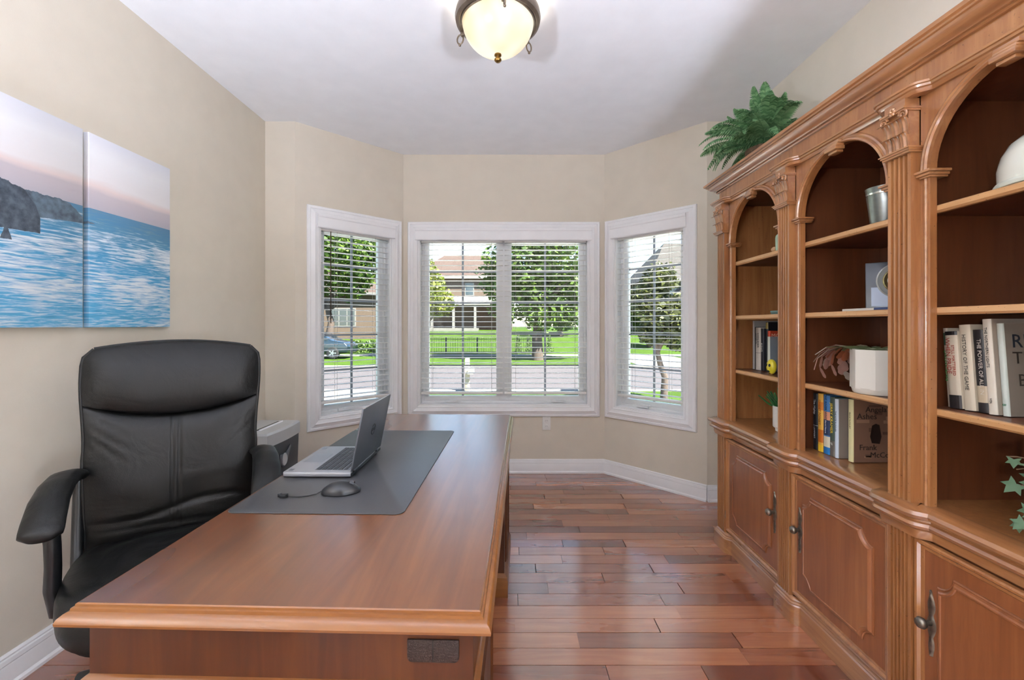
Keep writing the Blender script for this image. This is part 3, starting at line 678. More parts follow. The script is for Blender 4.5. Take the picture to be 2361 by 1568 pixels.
# face frames with arched heads
RA = 0.2175; ZA = 1.725
def arch_pts(c, r, n=28): return [(c + r * math.cos(t), ZA + r * math.sin(t)) for t in [PI * i / n for i in range(n + 1)]]
def yz(mb_pts): return mb_pts
for c in BY:
    hw = (0.5735 - PWD) / 2
    mb = MB()
    for s in (-1, 1):
        a, b = sorted((c + s * RA, c + s * hw)); mb.box((XS, a, 0.735), (XS + 0.02, b, ZA))
    ar = arch_pts(c, RA); n = len(ar)
    top = [(lerp(c + RA, c - RA, i / (n - 1)), 1.96) for i in range(n)]
    vs = [(XS, y, z) for y, z in ar] + [(XS, y, z) for y, z in top] + [(XS + .02, y, z) for y, z in ar] + [(XS + .02, y, z) for y, z in top]
    fs = []
    for i in range(n - 1):
        fs.append((i, i + 1, n + i + 1, n + i)); fs.append((2 * n + i, 3 * n + i, 3 * n + i + 1, 2 * n + i + 1)); fs.append((i, 2 * n + i, 2 * n + i + 1, i + 1)); fs.append((n + i, n + i + 1, 3 * n + i + 1, 3 * n + i))
    mb.add(vs, fs)
    for s in (-1, 1):
        a, b = sorted((c + s * RA, c + s * hw)); mb.box((XS, a, ZA), (XS + 0.02, b, 1.96))
    ff = obj('face_frame', mb, M_['bc'], bc)
    # bead along the inner edge of the stiles, arch moulding, imposts and keystone
    for s in (-1, 1):
        obj('stile_bead', MB().tube([(XS - 0.001, c + s * (RA + 0.012), 0.735), (XS - 0.001, c + s * (RA + 0.012), ZA - 0.02)], 0.005, 8), M_['bch'], ff, smooth=50)
    prof = [(0.0, 0.0), (0.0, 0.010), (0.004, 0.015), (0.010, 0.013), (0.013, 0.008), (0.019, 0.011), (0.024, 0.008), (0.026, 0.0)]
    Marc = frame((XS, 0, 0), (0, 1, 0), (0, 0, 1), (-1, 0, 0))
    path = list(reversed(arch_pts(c, RA, 36)))
    obj('arch_moulding', MB().sweep([Vector(p) for p in reversed(path)], prof, False, Marc), M_['bch'], bc, smooth=35)
    for s in (-1, 1):
        a = c + s * (RA + 0.008)
        ib = MB(); 
        for (hw2, d, za, zb) in ((0.028, 0.022, ZA - 0.008, ZA), (0.022, 0.016, ZA - 0.016, ZA - 0.008), (0.017, 0.010, ZA - 0.022, ZA - 0.016)):
            ib.box((XS - d, a - hw2, za), (XS + 0.045, a + hw2, zb))
        obj('impost', ib, M_['bch'], bc, bevel=0.002)
    ks = MB()
    for (w2, d, za, zb) in ((0.030, 0.026, 1.944, 1.956), (0.027, 0.030, 1.934, 1.944), (0.030, 0.036, 1.920, 1.934), (0.022, 0.026, 1.910, 1.920)):
        ks.box((XS - d, c - w2, za), (XS, c + w2, zb))
    obj('keystone', ks, M_['bch'], bc, bevel=0.003)
    # shelves
    for z in (1.622, 1.322, 1.023):
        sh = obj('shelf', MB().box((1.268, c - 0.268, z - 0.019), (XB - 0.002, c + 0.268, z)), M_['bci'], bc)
        obj('shelf_edge', MB().rings([[(1.268 - o, c - 0.262, z + h) for o, h in [(0, -.022), (.012, -.022), (.018, -.016), (.018, -.004), (.014, 0), (0, 0)]], [(1.268 - o, c + 0.262, z + h) for o, h in [(0, -.022), (.012, -.022), (.018, -.016), (.018, -.004), (.014, 0), (0, 0)]]]), M_['bcs'], sh, smooth=30)
# mouldings
plinth_prof = [(0.0, 0.0), (0.022, 0.0), (0.022, 0.078), (0.018, 0.083), (0.018, 0.087), (0.012, 0.092), (0.012, 0.098), (0.004, 0.108), (0.0, 0.110)]
obj('plinth', MB().sweep(breakfront(XP, XS - 0.002), [(o - 0.012, z) for o, z in plinth_prof]), M_['bch'], bc, smooth=35)
waist_prof = [(0.0, 0.640), (0.006, 0.642), (0.010, 0.655), (0.010, 0.668), (0.018, 0.676), (0.026, 0.678), (0.030, 0.686), (0.026, 0.694), (0.020, 0.697), (0.020, 0.702), (0.032, 0.708), (0.037, 0.718), (0.032, 0.728), (0.020, 0.732), (0.010, 0.7375), (-0.03, 0.7375), (-0.03, 0.640)]
obj('waist_moulding', MB().sweep(breakfront(XP, XS), waist_prof), M_['bch'], bc, smooth=35)
corn_prof = [(0.0, 1.952), (0.008, 1.953), (0.012, 1.958), (0.014, 1.963), (0.019, 1.966), (0.021, 1.972), (0.025, 1.974), (0.026, 1.980), (0.0, 1.982), (-0.02, 1.982), (-0.02, 1.952)]
obj('architrave_moulding', MB().sweep(breakfront(XP, XS), corn_prof), M_['bch'], bc, smooth=35)
fr0 = 1.213
segs = []
for i in range(4): segs.append((PY[i] - PWD / 2, PY[i] + PWD / 2))
for i in range(3): segs.append((PY[i + 1] + PWD / 2, PY[i] - PWD / 2))
for a, b in segs: obj('frieze_panel', MB().box((fr0, a + 0.0006, 1.975), (fr0 + 0.02, b - 0.0006, 2.045)), M_['bc'], bc)
crown_prof = [(0.0, 2.034), (0.008, 2.035), (0.012, 2.039), (0.010, 2.043), (0.016, 2.045), (0.019, 2.050), (0.024, 2.053), (0.036, 2.059), (0.044, 2.068), (0.046, 2.073), (0.052, 2.075), (0.054, 2.080), (0.062, 2.083), (0.064, 2.094), (0.0, 2.096), (-0.02, 2.096), (-0.02, 2.034)]
obj('crown_moulding', MB().sweep([(XB, YT + 0.01), (fr0, YT + 0.01), (fr0, YBt - 0.01), (XB, YBt - 0.01)], crown_prof), M_['bch'], bc, smooth=35)
# capitals
def capital():
    """around the origin, out = -X, base z = 0 (height 0.165)"""
    core = MB()
    core.box((-0.004, -0.036, 0), (0.03, 0.036, 0.165))
    for (d, w2, za, zb) in ((0.016, 0.050, 0.006, 0.012), (0.012, 0.047, 0.0, 0.006), (0.020, 0.053, 0.012, 0.016)):
        core.box((-d, -w2, za), (0.03, w2, zb))
    for (d, w2, za, zb) in ((0.020, 0.040, 0.128, 0.133), (0.024, 0.043, 0.133, 0.139), (0.014, 0.036, 0.139, 0.165)):
        core.box((-d, -w2, za), (0.03, w2, zb))
    def leaf(w2, h, out, cur):
        prof = []
        for i in range(11):
            t = i / 10
            z = h * math.sin(min(1, t * 1.25) * PI / 2) - (cur * max(0, t - .72) * 1.6 if t > .72 else 0)
            x = -(0.004 + out * t ** 2.2)
            prof.append((x, z, w2 * (1 - 0.35 * t ** 3)))
        rings = []
        for x, z, ww in prof:
            cs = []
            for k in range(9):
                u = -1 + 2 * k / 8
                rib = 0.0030 * (0.5 + 0.5 * math.cos(u * PI * 2)) + 0.002 * (1 - u * u)
                cs.append((x - rib, u * ww, z))
            cs += [(x + 0.004, u * ww * .9, z + 0.002) for u in (1, .5, 0, -.5, -1)]
            rings.append(cs)
        return MB().rings(rings)
    return core, leaf
core_mb, leaf_f = capital()
def mk_mesh(name, mb, mat, smooth=45):
    me = bpy.data.meshes.new(name); me.from_pydata(mb.v, [], mb.f)
    bm = bmesh.new(); bm.from_mesh(me); bmesh.ops.recalc_face_normals(bm, faces=bm.faces); bm.to_mesh(me); bm.free()
    me.materials.append(mat)
    for p in me.polygons: p.use_smooth = True
    me.set_sharp_from_angle(angle=R(smooth)); return me
me_core = mk_mesh('capital', core_mb, M_['bch'], 25)
me_l1 = mk_mesh('leaf', leaf_f(0.0125, 0.048, 0.026, 0.020), M_['bch']); me_l2 = mk_mesh('leaf', leaf_f(0.0140, 0.055, 0.032, 0.024), M_['bch'])
sp = MB(); pts = []
for i in range(30):
    t = i / 29; a = t * 2.6 * 2 * PI * .6; r = 0.015 * (1 - .78 * t); pts.append((-0.018, r * math.cos(a), r * math.sin(a)))
sp.tube(pts, [0.004 * (1 - .4 * i / 29) for i in range(30)], 6)
me_vol = mk_mesh('volute', sp, M_['bch'])
fl = MB()
for k in range(6):
    a = 2 * PI * k / 6; fl.sphere((-0.022, 0.008 * math.cos(a), 0.008 * math.sin(a)), 0.006, 8, 6, (.7, 1, 1))
fl.sphere((-0.026, 0, 0), 0.005, 8, 6)
me_ros = mk_mesh('rosette', fl, M_['bch'])
for y in PY:
    Mc = Matrix.Translation((XP, y, 1.788))
    cp = place(me_core, 'capital', Mc, bc)
    for k in range(3): place(me_l1, 'leaf', Mc @ Matrix.Translation((0, -0.026 + 0.026 * k, 0.016)), cp)
    for k in range(3): place(me_l2, 'leaf', Mc @ Matrix.Translation((-0.002, -0.028 + 0.028 * k, 0.056)), cp)
    for s in (-1, 1):
        Rz = Matrix.Rotation(s * PI / 2, 4, 'Z')
        place(me_l1, 'leaf', Mc @ Matrix.Translation((0.014, -s * 0.034, 0.016)) @ Rz.inverted(), cp)
        place(me_l2, 'leaf', Mc @ Matrix.Translation((0.014, -s * 0.034, 0.056)) @ Rz.inverted(), cp)
        place(me_vol, 'volute', Mc @ Matrix.Translation((0, s * 0.034, 0.117)) @ Matrix.Diagonal((1, -s, 1, 1)), cp)
    place(me_ros, 'rosette', Mc @ Matrix.Translation((0, 0, 0.138)), cp)
# cabinet doors
M_['pewter'] = plain('antique_pewter', '#7c7468', 0.35, 0.9, 0.25, 60)
DZ0, DZ1 = 0.122, 0.638
for bi, c in enumerate(BY):
    hw = (0.5735 - PWD) / 2 - 0.003
    Md = frame((1.222, c + hw, DZ0), (0, -1, 0), (0, 0, 1), (-1, 0, 0))     # u from far to near, v up, w out
    W, Hh = 2 * hw, DZ1 - DZ0
    dp = [(0, 0), (0, 0.014), (0.004, 0.018), (0.010, 0.0165), (0.016, 0.010), (0.024, 0.008), (0.028, 0.0), ]
    dm = MB().sweep([(0, 0), (0, Hh), (W, Hh), (W, 0)], dp, True, Md)
    dm.box((0.01, 0.01, -0.004), (W - 0.01, Hh - 0.01, 0.006), Md)
    door = obj('door', dm, M_['bc'], bc, smooth=30)
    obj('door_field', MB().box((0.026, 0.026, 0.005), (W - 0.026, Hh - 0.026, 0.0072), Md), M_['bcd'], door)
    aa, bb, rr = W / 2 - 0.066, Hh / 2 - 0.066, 0.045
    def scoop(i):
        p = []
        for sx, sy in ((1, 1), (-1, 1), (-1, -1), (1, -1)):
            a0 = math.asin(i / (rr + i)) if i > 0 else 0
            arc = []
            for k in range(9):
                t = lerp(PI + a0, 1.5 * PI - a0, k / 8); arc.append((aa + (rr + i) * math.cos(t), bb + (rr + i) * math.sin(t)))
            arc = [(sx * x, sy * yv) for x, yv in arc]
            if (sx, sy) in ((1, 1), (-1, -1)): arc.reverse()
            p += arc
        return p
    lv = [(0, 0.006), (0.0, 0.0105), (0.003, 0.0125), (0.006, 0.0115), (0.009, 0.0175), (0.013, 0.0205), (0.017, 0.0205), (0.019, 0.0180), (0.022, 0.0180)]
    rp_ = MB().rings([[(W / 2 + x, Hh / 2 + yv, h) for x, yv in scoop(i)] for i, h in lv], True, True, Md)
    obj('raised_panel', rp_, M_['bcd'], door, smooth=25)
    uk = W - 0.043 if bi == 0 else 0.046; vk = Hh * 0.56
    hd = [(-0.012 + 0.024 * 0, 0)]
    out = []
    for k in range(33):
        t = k / 32; vv = lerp(-0.095, 0.095, t); wv = (0.0060 + 0.0095 * abs(math.sin(t * PI * 3.0 + .5)) * (1 - .35 * abs(2 * t - 1))) * math.sin(PI * min(1, max(.06, t))) ** .35
        out.append((wv, vv))
    bp = MB().rings([[(uk - a, vk + b, 0.007), (uk - a * .6, vk + b, 0.011), (uk, vk + b, 0.0095 + .003 * 1.6 * abs(math.sin(b * 190))), (uk + a * .6, vk + b, 0.011), (uk + a, vk + b, 0.007)] for a, b in out], True, True, Md)
    hdl = obj('backplate', bp, M_['pewter'], door, smooth=60)
    kb = MB().lathe([(0, 0.008), (0.008, 0.009), (0.0065, 0.022), (0.013, 0.029), (0.0165, 0.037), (0.013, 0.046), (0.0, 0.049)], 16, Md @ Matrix.Translation((uk, vk, 0)), False)
    obj('knob', kb, M_['pewter'], door, smooth=60)
    uh = 0.0 if bi == 0 else W
    for vh in (Hh * .17, Hh * .83): obj('hinge', MB().tube([(uh, vh - .02, 0.016), (uh, vh + .02, 0.016)], 0.003, 8, Md), M_['pewter'], door)
# ------------------------------------------------------------------ things on the bookcase
def c2m(col, rough=0.5): 
    k = 'c_' + col + str(rough)
    if k not in M_: M_[k] = plain('paper_' + col.strip('#'), col, rough)
    return M_[k]
M_['pages'] = plain('book_pages', '#d9cfb8', 0.9)
def book(label, group, x, y, z, t, h, d, spine, cover=None, tilt=0.0, texts=(), bands=(), front=(), hard=True):
    """x: spine plane; y: far side of the spine; t thickness towards the camera; tilt degrees (top leans to +Y)"""
    P = Matrix.Translation((x, y, z)) @ Matrix.Rotation(R(-tilt), 4, 'X')
    mb = MB()
    # cover: U of three boards, local x depth (into the case), y negative = towards camera, z up
    b = 0.0025 if hard else 0.001
    sp_ = [(0.0045, 0.0), (0.0015, -t * .12), (0.0, -t * .3), (0.0, -t * .7), (0.0015, -t * .88), (0.0045, -t)]
    ob = [(d, 0.0)] + sp_ + [(d, -t), (d, -t + b), (0.006, -t + b), (0.003, -t * .7), (0.003, -t * .3), (0.006, -b), (d, -b)]
    mb.prism(ob, 0, h, P)
    o = obj('book', mb, c2m(spine, .45), None, smooth=35); tag(o, label, 'book', group)
    obj('pages', MB().box((0.005, -t + b + .0002, 0.003), (d - 0.005, -b - .0002, h - 0.003), P), M_['pages'], o)
    if cover: obj('front_cover', MB().box((0.006, -t - 0.0006, 0.0), (d, -t + 0.0002, h), P), c2m(cover, .45), o)
    for (z0, z1, col) in bands:
        pr = [(q[0] - 0.0005, q[1]) for q in sp_]; obj('spine_band', MB().prism(pr + [(q[0] + .0004, q[1]) for q in reversed(sp_)], z0 * h, z1 * h, P), c2m(col, .45), o)
    for (s, size, zc, col, off) in texts:
        Mt = P @ frame((-0.0012, -t / 2 - off, zc * h), (0, 0, -1), (0, -1, 0), (-1, 0, 0))
        obj('spine_lettering', text_mb(s, size, Mt), c2m(col, .5), o)
    for (s, size, fx, fz, col) in front:
        Mt = P @ frame((fx * d, -t - 0.0012, fz * h), (1, 0, 0), (0, 0, 1), (0, -1, 0))
        obj('cover_lettering', text_mb(s, size, Mt), c2m(col, .5), o)
    return o, P
g2 = 'books on the deck of the middle bay'; z = 0.7378; x = 1.305
book('slim black paperback at the left end of the middle bay books', g2, x, 1.893, z, .027, .240, .16, '#17181b', texts=[('LAMPORT', .011, .30, '#cfcfcf', 0), ('The Mighty', .014, .76, '#d8d8d8', 0)], bands=[(.425, .432, '#c9c9c9')])
book('yellow and orange book second in the middle bay row', g2, x, 1.864, z, .031, .243, .16, '#d9a94a', texts=[('GHOST FOREST', .015, .68, '#7a3a12', 0)], bands=[(.72, .86, '#c97a2a'), (.16, .38, '#b8651f'), (.0, .12, '#e0b52c')])
o, _ = book('blue book with orange and cream bands in the middle bay row', g2, x, 1.831, z, .036, .243, .16, '#3d6fa3', bands=[(.58, .72, '#c98a6a'), (.32, .58, '#22314f'), (.12, .30, '#d8cfb4'), (.0, .12, '#1f6fae')], texts=[('THE RIVER WHY', .015, .80, '#1a2a44', 0), ('David Moore', .010, .46, '#e8eef4', 0)])
book('dark green book with bold yellow lettering in the middle bay row', g2, x, 1.793, z, .025, .240, .16, '#39483f', bands=[(.0, .26, '#5c574f')], texts=[('JERRY KRAMER', .0185, .64, '#f0d24a', 0), ('IF', .016, .21, '#e6e6e0', 0)])
book('pale blue white slim book in the middle bay row', g2, x, 1.766, z, .017, .236, .16, '#c9d4e0', cover='#7d7268', texts=[('THE KITE RUNNER', .010, .62, '#3a4660', 0)])
book('grey and red paperback behind the cream book in the middle bay', g2, x + .045, 1.745, z, .020, .232, .15, '#8a8078', cover='#4a4a38', texts=[('NORTH', .012, .6, '#8a2a22', 0)])
o, P = book('cream spined book with a brown stone cover in the middle bay', g2, 1.325, 1.722, z, .024, .243, .20, '#d8cf9c', cover='#7a5a47', texts=[('FRANK McCOURT', .008, .66, '#4a3a20', 0)],
     front=[("Angela's", .030, .50, .84, '#1f120c'), ('Ashes', .032, .28, .73, '#1f120c'), ('Frank', .030, .30, .235, '#1f120c'), ('McCourt', .030, .62, .115, '#1f120c')])
r = random.Random(2)
for k in range(12):
    a, b = r.uniform(.05, .8), r.uniform(.05, .9)
    obj('cover_print', MB().box((a * .2, -.0250, b * .243), (min(.198, a * .2 + r.uniform(.02, .05)), -.0246, b * .243 + r.uniform(.006, .016)), P), c2m(r.choice(['#8a6a56', '#5f4436', '#98765f']), .5), o)
obj('cover_print', MB().prism([(.075, .075), (.105, .072), (.112, .10), (.104, .145), (.09, .15), (.076, .143), (.068, .10)], .0252, .0256, P @ frame((0, 0, 0), (1, 0, 0), (0, 0, 1), (0, -1, 0))), c2m('#22150f', .5), o)

g1 = 'books on the lower shelf of the far bay'; z = 1.0245; x = 1.36
book('tall grey slim book leaning at the left of the far bay shelf', g1, x, 2.464, z, .012, .270, .17, '#8d8680', tilt=-0.0)
book('thin black book second in the far bay row', g1, x + .004, 2.450, z, .020, .235, .16, '#1c2422')
book('thick white book with black lettering in the far bay row', g1, x - .004, 2.429, z, .045, .232, .16, '#c9c0b2', texts=[('WORLD', .016, .74, '#2c2a2a', -.011), ('HOLDER', .021, .70, '#201e1e', .008)], bands=[(.40, .41, '#6a625c')])
book('black book with white lettering in the far bay row', g1, x, 2.383, z, .024, .228, .16, '#1d1c22', texts=[('KING', .020, .55, '#d8d4cc', 0)])
book('tall black book with a mustard yellow top in the far bay row', g1, x + .012, 2.358, z, .018, .262, .17, '#15161a', cover='#101216', bands=[(.86, .99, '#8f7c34')])
book('red book with cream foot in the far bay row', g1, x + .010, 2.338, z, .020, .215, .16, '#c2401f', cover='#a8381c', bands=[(.0, .36, '#cfc6b2')], front=[('MCKS', .030, .30, .88, '#e8c0a0')])
book('slim white book in front of the red one in the far bay', g1, x - .004, 2.316, z, .018, .185, .12, '#cfcfc0', cover='#7c8286')

g3 = 'books on the lower shelf of the near bay'; z = 1.0245; x = 1.318
book('slim pale book with green lettering at the left of the near bay row', g3, x, 1.322, z, .015, .236, .15, '#b7ab98', tilt=4, texts=[('DROWNING', .016, .52, '#1f7a2e', 0)], bands=[(.78, .94, '#35513a')])
book('white book with red lettering and black ends in the near bay row', g3, x - .012, 1.306, z, .036, .226, .16, '#c8bda8', tilt=4, texts=[('WHEN PRIDE', .018, .68, '#9c3a2c', -.007), ('STILL MATTERED', .012, .62, '#9c3a2c', .007)], bands=[(.0, .17, '#241f1f'), (.95, 1.0, '#1a1718')])
book('cream book with tall grey capitals in the near bay row', g3, x - .006, 1.269, z, .031, .246, .16, '#cbbfa9', tilt=4, texts=[('HISTORY OF THE GAME', .015, .56, '#4a443c', 0)])
book('black book with white capitals in the near bay row', g3, x, 1.237, z, .028, .232, .16, '#1f1b1c', tilt=4, texts=[('THE POWER OF ALL IN', .015, .55, '#c9c1b5', .004)], bands=[(.12, .32, '#b8a88e')])
book('tall ivory book with small black lettering in the near bay row', g3, x - .002, 1.208, z, .022, .262, .17, '#d9d0bf', cover='#9f9283', tilt=4, texts=[('THE NORTHERN LIGHTS', .010, .70, '#2a2622', 0), ('VOL', .008, .14, '#2a2622', 0)])
book('grey covered book with large dark capitals at the right of the near bay row', g3, x + .012, 1.185, z, .016, .250, .21, '#c9d0c6', cover='#857a6d', tilt=4, front=[('RUN', .052, .36, .80, '#2d3138'), ('TRAIN', .046, .42, .62, '#3a3128'), ('BURN', .046, .44, .38, '#3a3128')], texts=[('B', .012, .12, '#2f6a4a', 0)])

# far bay: green vase, wooden ball, picture frame edge, teal box, yellow figurine, plant
M_['celadon'] = plain('celadon_glaze', '#9db59b', 0.25, var=.1, scale=30)
vz = thing('green_vase', 'small pale green ceramic vase on the top shelf of the far bay', 'vase', (1.285, 2.075, 1.622))
Mv = Matrix.Translation((1.285, 2.075, 1.6225))
obj('vase_body', MB().lathe([(0, 0), (.024, 0), (.026, .01), (.027, .06), (.025, .072), (.018, .080), (.0, .080)], 24, Mv, False), M_['celadon'], vz, smooth=40)
obj('vase_neck', MB().lathe([(.019, .078), (.016, .092), (.020, .115), (.017, .115), (.013, .092), (.015, .078)], 24, Mv, False), plain('dark_green_glaze', '#34443c', .2), vz, smooth=40)
tag(obj('wooden_ball', MB().sphere((1.275, 2.115, 1.635), .013, 16, 10, (1.2, 1, 1)), plain('turned_wood', '#b58c66', .4), smooth=60), 'little turned wooden ball beside the green vase', 'ornament')
pf = thing('picture_frame', 'slim wooden picture frame standing on the middle shelf of the far bay', 'frame', (1.37, 2.06, 1.322))
obj('frame_border', MB().sweep([(0, 0), (0, .2), (.16, .2), (.16, 0)], [(0, 0), (0, .015), (.012, .015), (.014, 0)], True, frame((1.335, 2.125, 1.3225), (.89, -.45, 0), (0, 0, 1), (-.45, -.89, 0))), plain('frame_wood', '#9c8468', .5), pf)
obj('frame_picture', MB().box((.01, .01, .002), (.15, .19, .006), frame((1.335, 2.125, 1.3225), (.89, -.45, 0), (0, 0, 1), (-.45, -.89, 0))), c2m('#b7b0a4', .4), pf)
tb = thing('teal_box', 'flat teal box on the middle shelf of the far bay', 'box', (1.29, 2.10, 1.322))
obj('box_base', MB().box((1.272, 2.05, 1.3225), (1.36, 2.14, 1.333)), plain('teal_card', '#46605a', .6), tb, bevel=.001)
obj('box_lid', MB().box((1.270, 2.048, 1.331), (1.362, 2.142, 1.340)), plain('teal_card_lid', '#4f6b64', .6), tb, bevel=.001)
ys_ = thing('yellow_figurine', 'small yellow ceramic mask with round dark eyes beside the far bay books', 'figurine', (1.305, 2.185, 1.0245))
mk = MB().sphere((1.305, 2.19, 1.062), .036, 20, 14, (.55, .85, 1.05)); 
obj('mask_head', mk, plain('yellow_glaze', '#d8c62f', .3, var=.12, scale=40), ys_, smooth=60)
for dy, dz in ((.012, .008), (-.012, .008)): obj('eye_hole', MB().sphere((1.2875, 2.19 + dy, 1.062 + dz), .008, 10, 8, (.5, 1, 1)), M_['dark'], ys_, smooth=60)
obj('mouth', MB().sphere((1.2885, 2.19, 1.040), .008, 10, 8, (.5, 1.3, .7)), M_['dark'], ys_, smooth=60)
obj('mask_foot', MB().lathe([(0, 0), (.016, 0), (.012, .006), (.014, .012), (0, .012)], 14, Matrix.Translation((1.305, 2.19, 1.0235)), False), M_['brass'], ys_)

M_['potwhite'] = plain('white_pot_glaze', '#dcd8cc', 0.35)
M_['soil'] = plain('potting_soil', '#2b2018', 0.95)
M_['green1'] = plain('plastic_green_leaf', '#2f6b34', 0.45, var=.3, scale=30)
M_['fern'] = leafmat('fern_frond_green', '#4f7f50', '#8ab480')
sp1 = thing('small_plant', 'small white pot with a stubby green plant in the far bay', 'plant', (1.365, 2.2, .7378))
Mq = Matrix.Translation((1.365, 2.2, .7378))
obj('pot', MB().lathe([(0, 0), (.030, 0), (.031, .014), (.040, .020), (.042, .024), (.042, .125), (.038, .125), (.037, .11), (0, .11)], 28, Mq, False), M_['potwhite'], sp1, smooth=35)
st = MB(); r = random.Random(4)
for k in range(46):
    a = r.uniform(0, 2 * PI); e = r.uniform(.15, 1.15); L = r.uniform(.06, .105)
    d = Vector((math.cos(a) * math.sin(e), math.sin(a) * math.sin(e) * 1.1, math.cos(e)))
    p0 = Vector((r.uniform(-.02, .02), r.uniform(-.02, .02), .11)); st = MB()
    st.tube([p0, p0 + d * L * .5, p0 + d * L + Vector((0, 0, .012))], [.004, .0045, .003], 6, Mq)
    obj('stem', st, M_['green1'], sp1, smooth=60)

# middle bay: metal tumbler, glass award, booklet, cactus
M_['pewt'] = plain('brushed_pewter', '#9aa09c', 0.28, 0.9, .1, 40)
tm = thing('metal_tumbler', 'tapered silver tumbler on the top shelf of the middle bay', 'tumbler', (1.322, 1.545, 1.622))
Mt_ = Matrix.Translation((1.322, 1.545, 1.6225))
obj('tumbler_cup', MB().lathe([(0, 0), (.040, 0), (.042, .004), (.056, .128), (.057, .131), (.054, .131), (.040, .006), (0, .006)], 32, Mt_, False), M_['pewt'], tm, smooth=35)
obj('tumbler_band', MB().lathe([(.0535, .105), (.0550, .106), (.0558, .112), (.0545, .113)], 32, Mt_, False), plain('tumbler_band', '#c9cdc8', .2, .9), tm)
aw = thing('glass_award', 'square silver award plaque with a round brass ring in the middle bay', 'award', (1.33, 1.5, 1.322))
ua = Vector((.80, -.60, 0)).normalized(); wa = Vector((-.60, -.80, 0)).normalized()
Ma_ = frame((1.285, 1.585, 1.3316), ua, (Vector((0, 0, 1)) * .985 - wa * .17).normalized(), wa)
obj('plaque', MB().box((0, 0, -.012), (.17, .168, 0), Ma_), plain('silver_plaque', '#3c3f43', .3, .2), aw, bevel=.003)
obj('plaque_print', MB().box((.016, .006, .0), (.164, .075, .0012), Ma_), plain('plaque_pale_blue', '#aab4c4', .3), aw)
for rr_, hh, mm in ((.066, .008, plain('award_glass', '#c9ccc8', .08, .6)), (.048, .012, plain('award_brass_ring', '#b9a878', .2, .9)), (.036, .013, plain('award_dial', '#dfe3ea', .15, .3))):
    obj('ring', MB().lathe([(0, 0), (rr_, 0), (rr_, hh * .6), (rr_ - .004, hh), (rr_ - .009, hh * .8), (0, hh * .8)], 36, Ma_ @ Matrix.Translation((.095, .098, 0.0)), False), mm, aw, smooth=35)
bk = thing('booklet', 'thin grey booklet lying under the silver award', 'book', (1.30, 1.60, 1.322))
obj('booklet_pages', MB().box((1.272, 1.53, 1.3225), (1.42, 1.68, 1.331)), c2m('#c6c0b6', .5), bk, bevel=.001)
obj('blue_binding', MB().box((1.270, 1.47, 1.3225), (1.42, 1.532, 1.331)), c2m('#2c3c66', .5), bk, bevel=.001)

cx, cy = 1.322, 1.575
cc = thing('christmas_cactus', 'drooping pinkish brown cactus in a white faceted pot in the middle bay', 'plant', (cx, cy, 1.0245))
Mk = Matrix.Translation((cx, cy, 1.0245))
n = 8; rings_ = []
for z, s in ((.018, 1.0), (.158, 1.0), (.158, .93), (.14, .93)):
    rings_.append([(.082 * s * (1.0 if i % 2 == 0 else .93) * math.cos(2 * PI * i / (2 * n)), .082 * s * (1.0 if i % 2 == 0 else .93) * math.sin(2 * PI * i / (2 * n)), z) for i in range(2 * n)])
obj('pot', MB().rings(rings_, True, True, Mk), M_['potwhite'], cc)
obj('saucer', MB().lathe([(0, 0), (.070, 0), (.074, .004), (.078, .022), (.072, .022), (0, .018)], 32, Mk, False), M_['potwhite'], cc, smooth=35)
obj('soil', MB().lathe([(0, .142), (.074, .142), (.074, .139), (0, .139)], 20, Mk, False), M_['soil'], cc)
cm = [plain('cactus_green', '#5f6f45', .5, var=.2), plain('cactus_pink', '#a98073', .5, var=.2), plain('cactus_brown', '#a39384', .5, var=.2), plain('cactus_rust', '#9c5a3c', .5, var=.2)]
r = random.Random(11)
for k in range(28):
    a = r.uniform(.40, .86) * PI if k < 22 else r.uniform(-.3, .5) * PI
    el = r.uniform(.55, 1.1); L = r.uniform(.038, .048); p = Vector((.02 * math.cos(a), .02 * math.sin(a), .142)); ns = r.randrange(3, 6)
    for s in range(ns):
        el -= r.uniform(.38, .72); d = Vector((math.cos(a) * math.cos(el), math.sin(a) * math.cos(el) * .9, math.sin(el))); q = p + d * L
        if (Mk @ q).x > 1.58 or q.z > .25 or (Mk @ q).y < 1.46: break
        rq = math.hypot(q.x, q.y)
        if q.z < .19 and rq < .105:
            q = Vector((q.x / rq * .105 if rq > 1e-4 else .105, q.y / rq * .105 if rq > 1e-4 else 0, max(q.z, .165) if rq < .07 else q.z)); d = (q - p).normalized(); L2 = (q - p).length
        else: L2 = L
        side = d.cross(Vector((0, 0, 1))).normalized(); nn = side.cross(d).normalized()
        pts_ = []; prof_ = [(0, .25), (.15, .75), (.35, 1), (.55, .92), (.75, 1.05), (.92, .7), (1, .2)]
        seg = MB().rings([[p + d * L2 * t + side * .0150 * w_, p + d * L2 * t + nn * .0016, p + d * L2 * t - side * .0150 * w_, p + d * L2 * t - nn * .0016] for t, w_ in prof_], True, True, Mk)
        obj('leaf_segment', seg, cm[0 if s < 1 else r.choice([1, 1, 2, 3] if s > 1 else [0, 3, 2])], cc, smooth=60); p = q

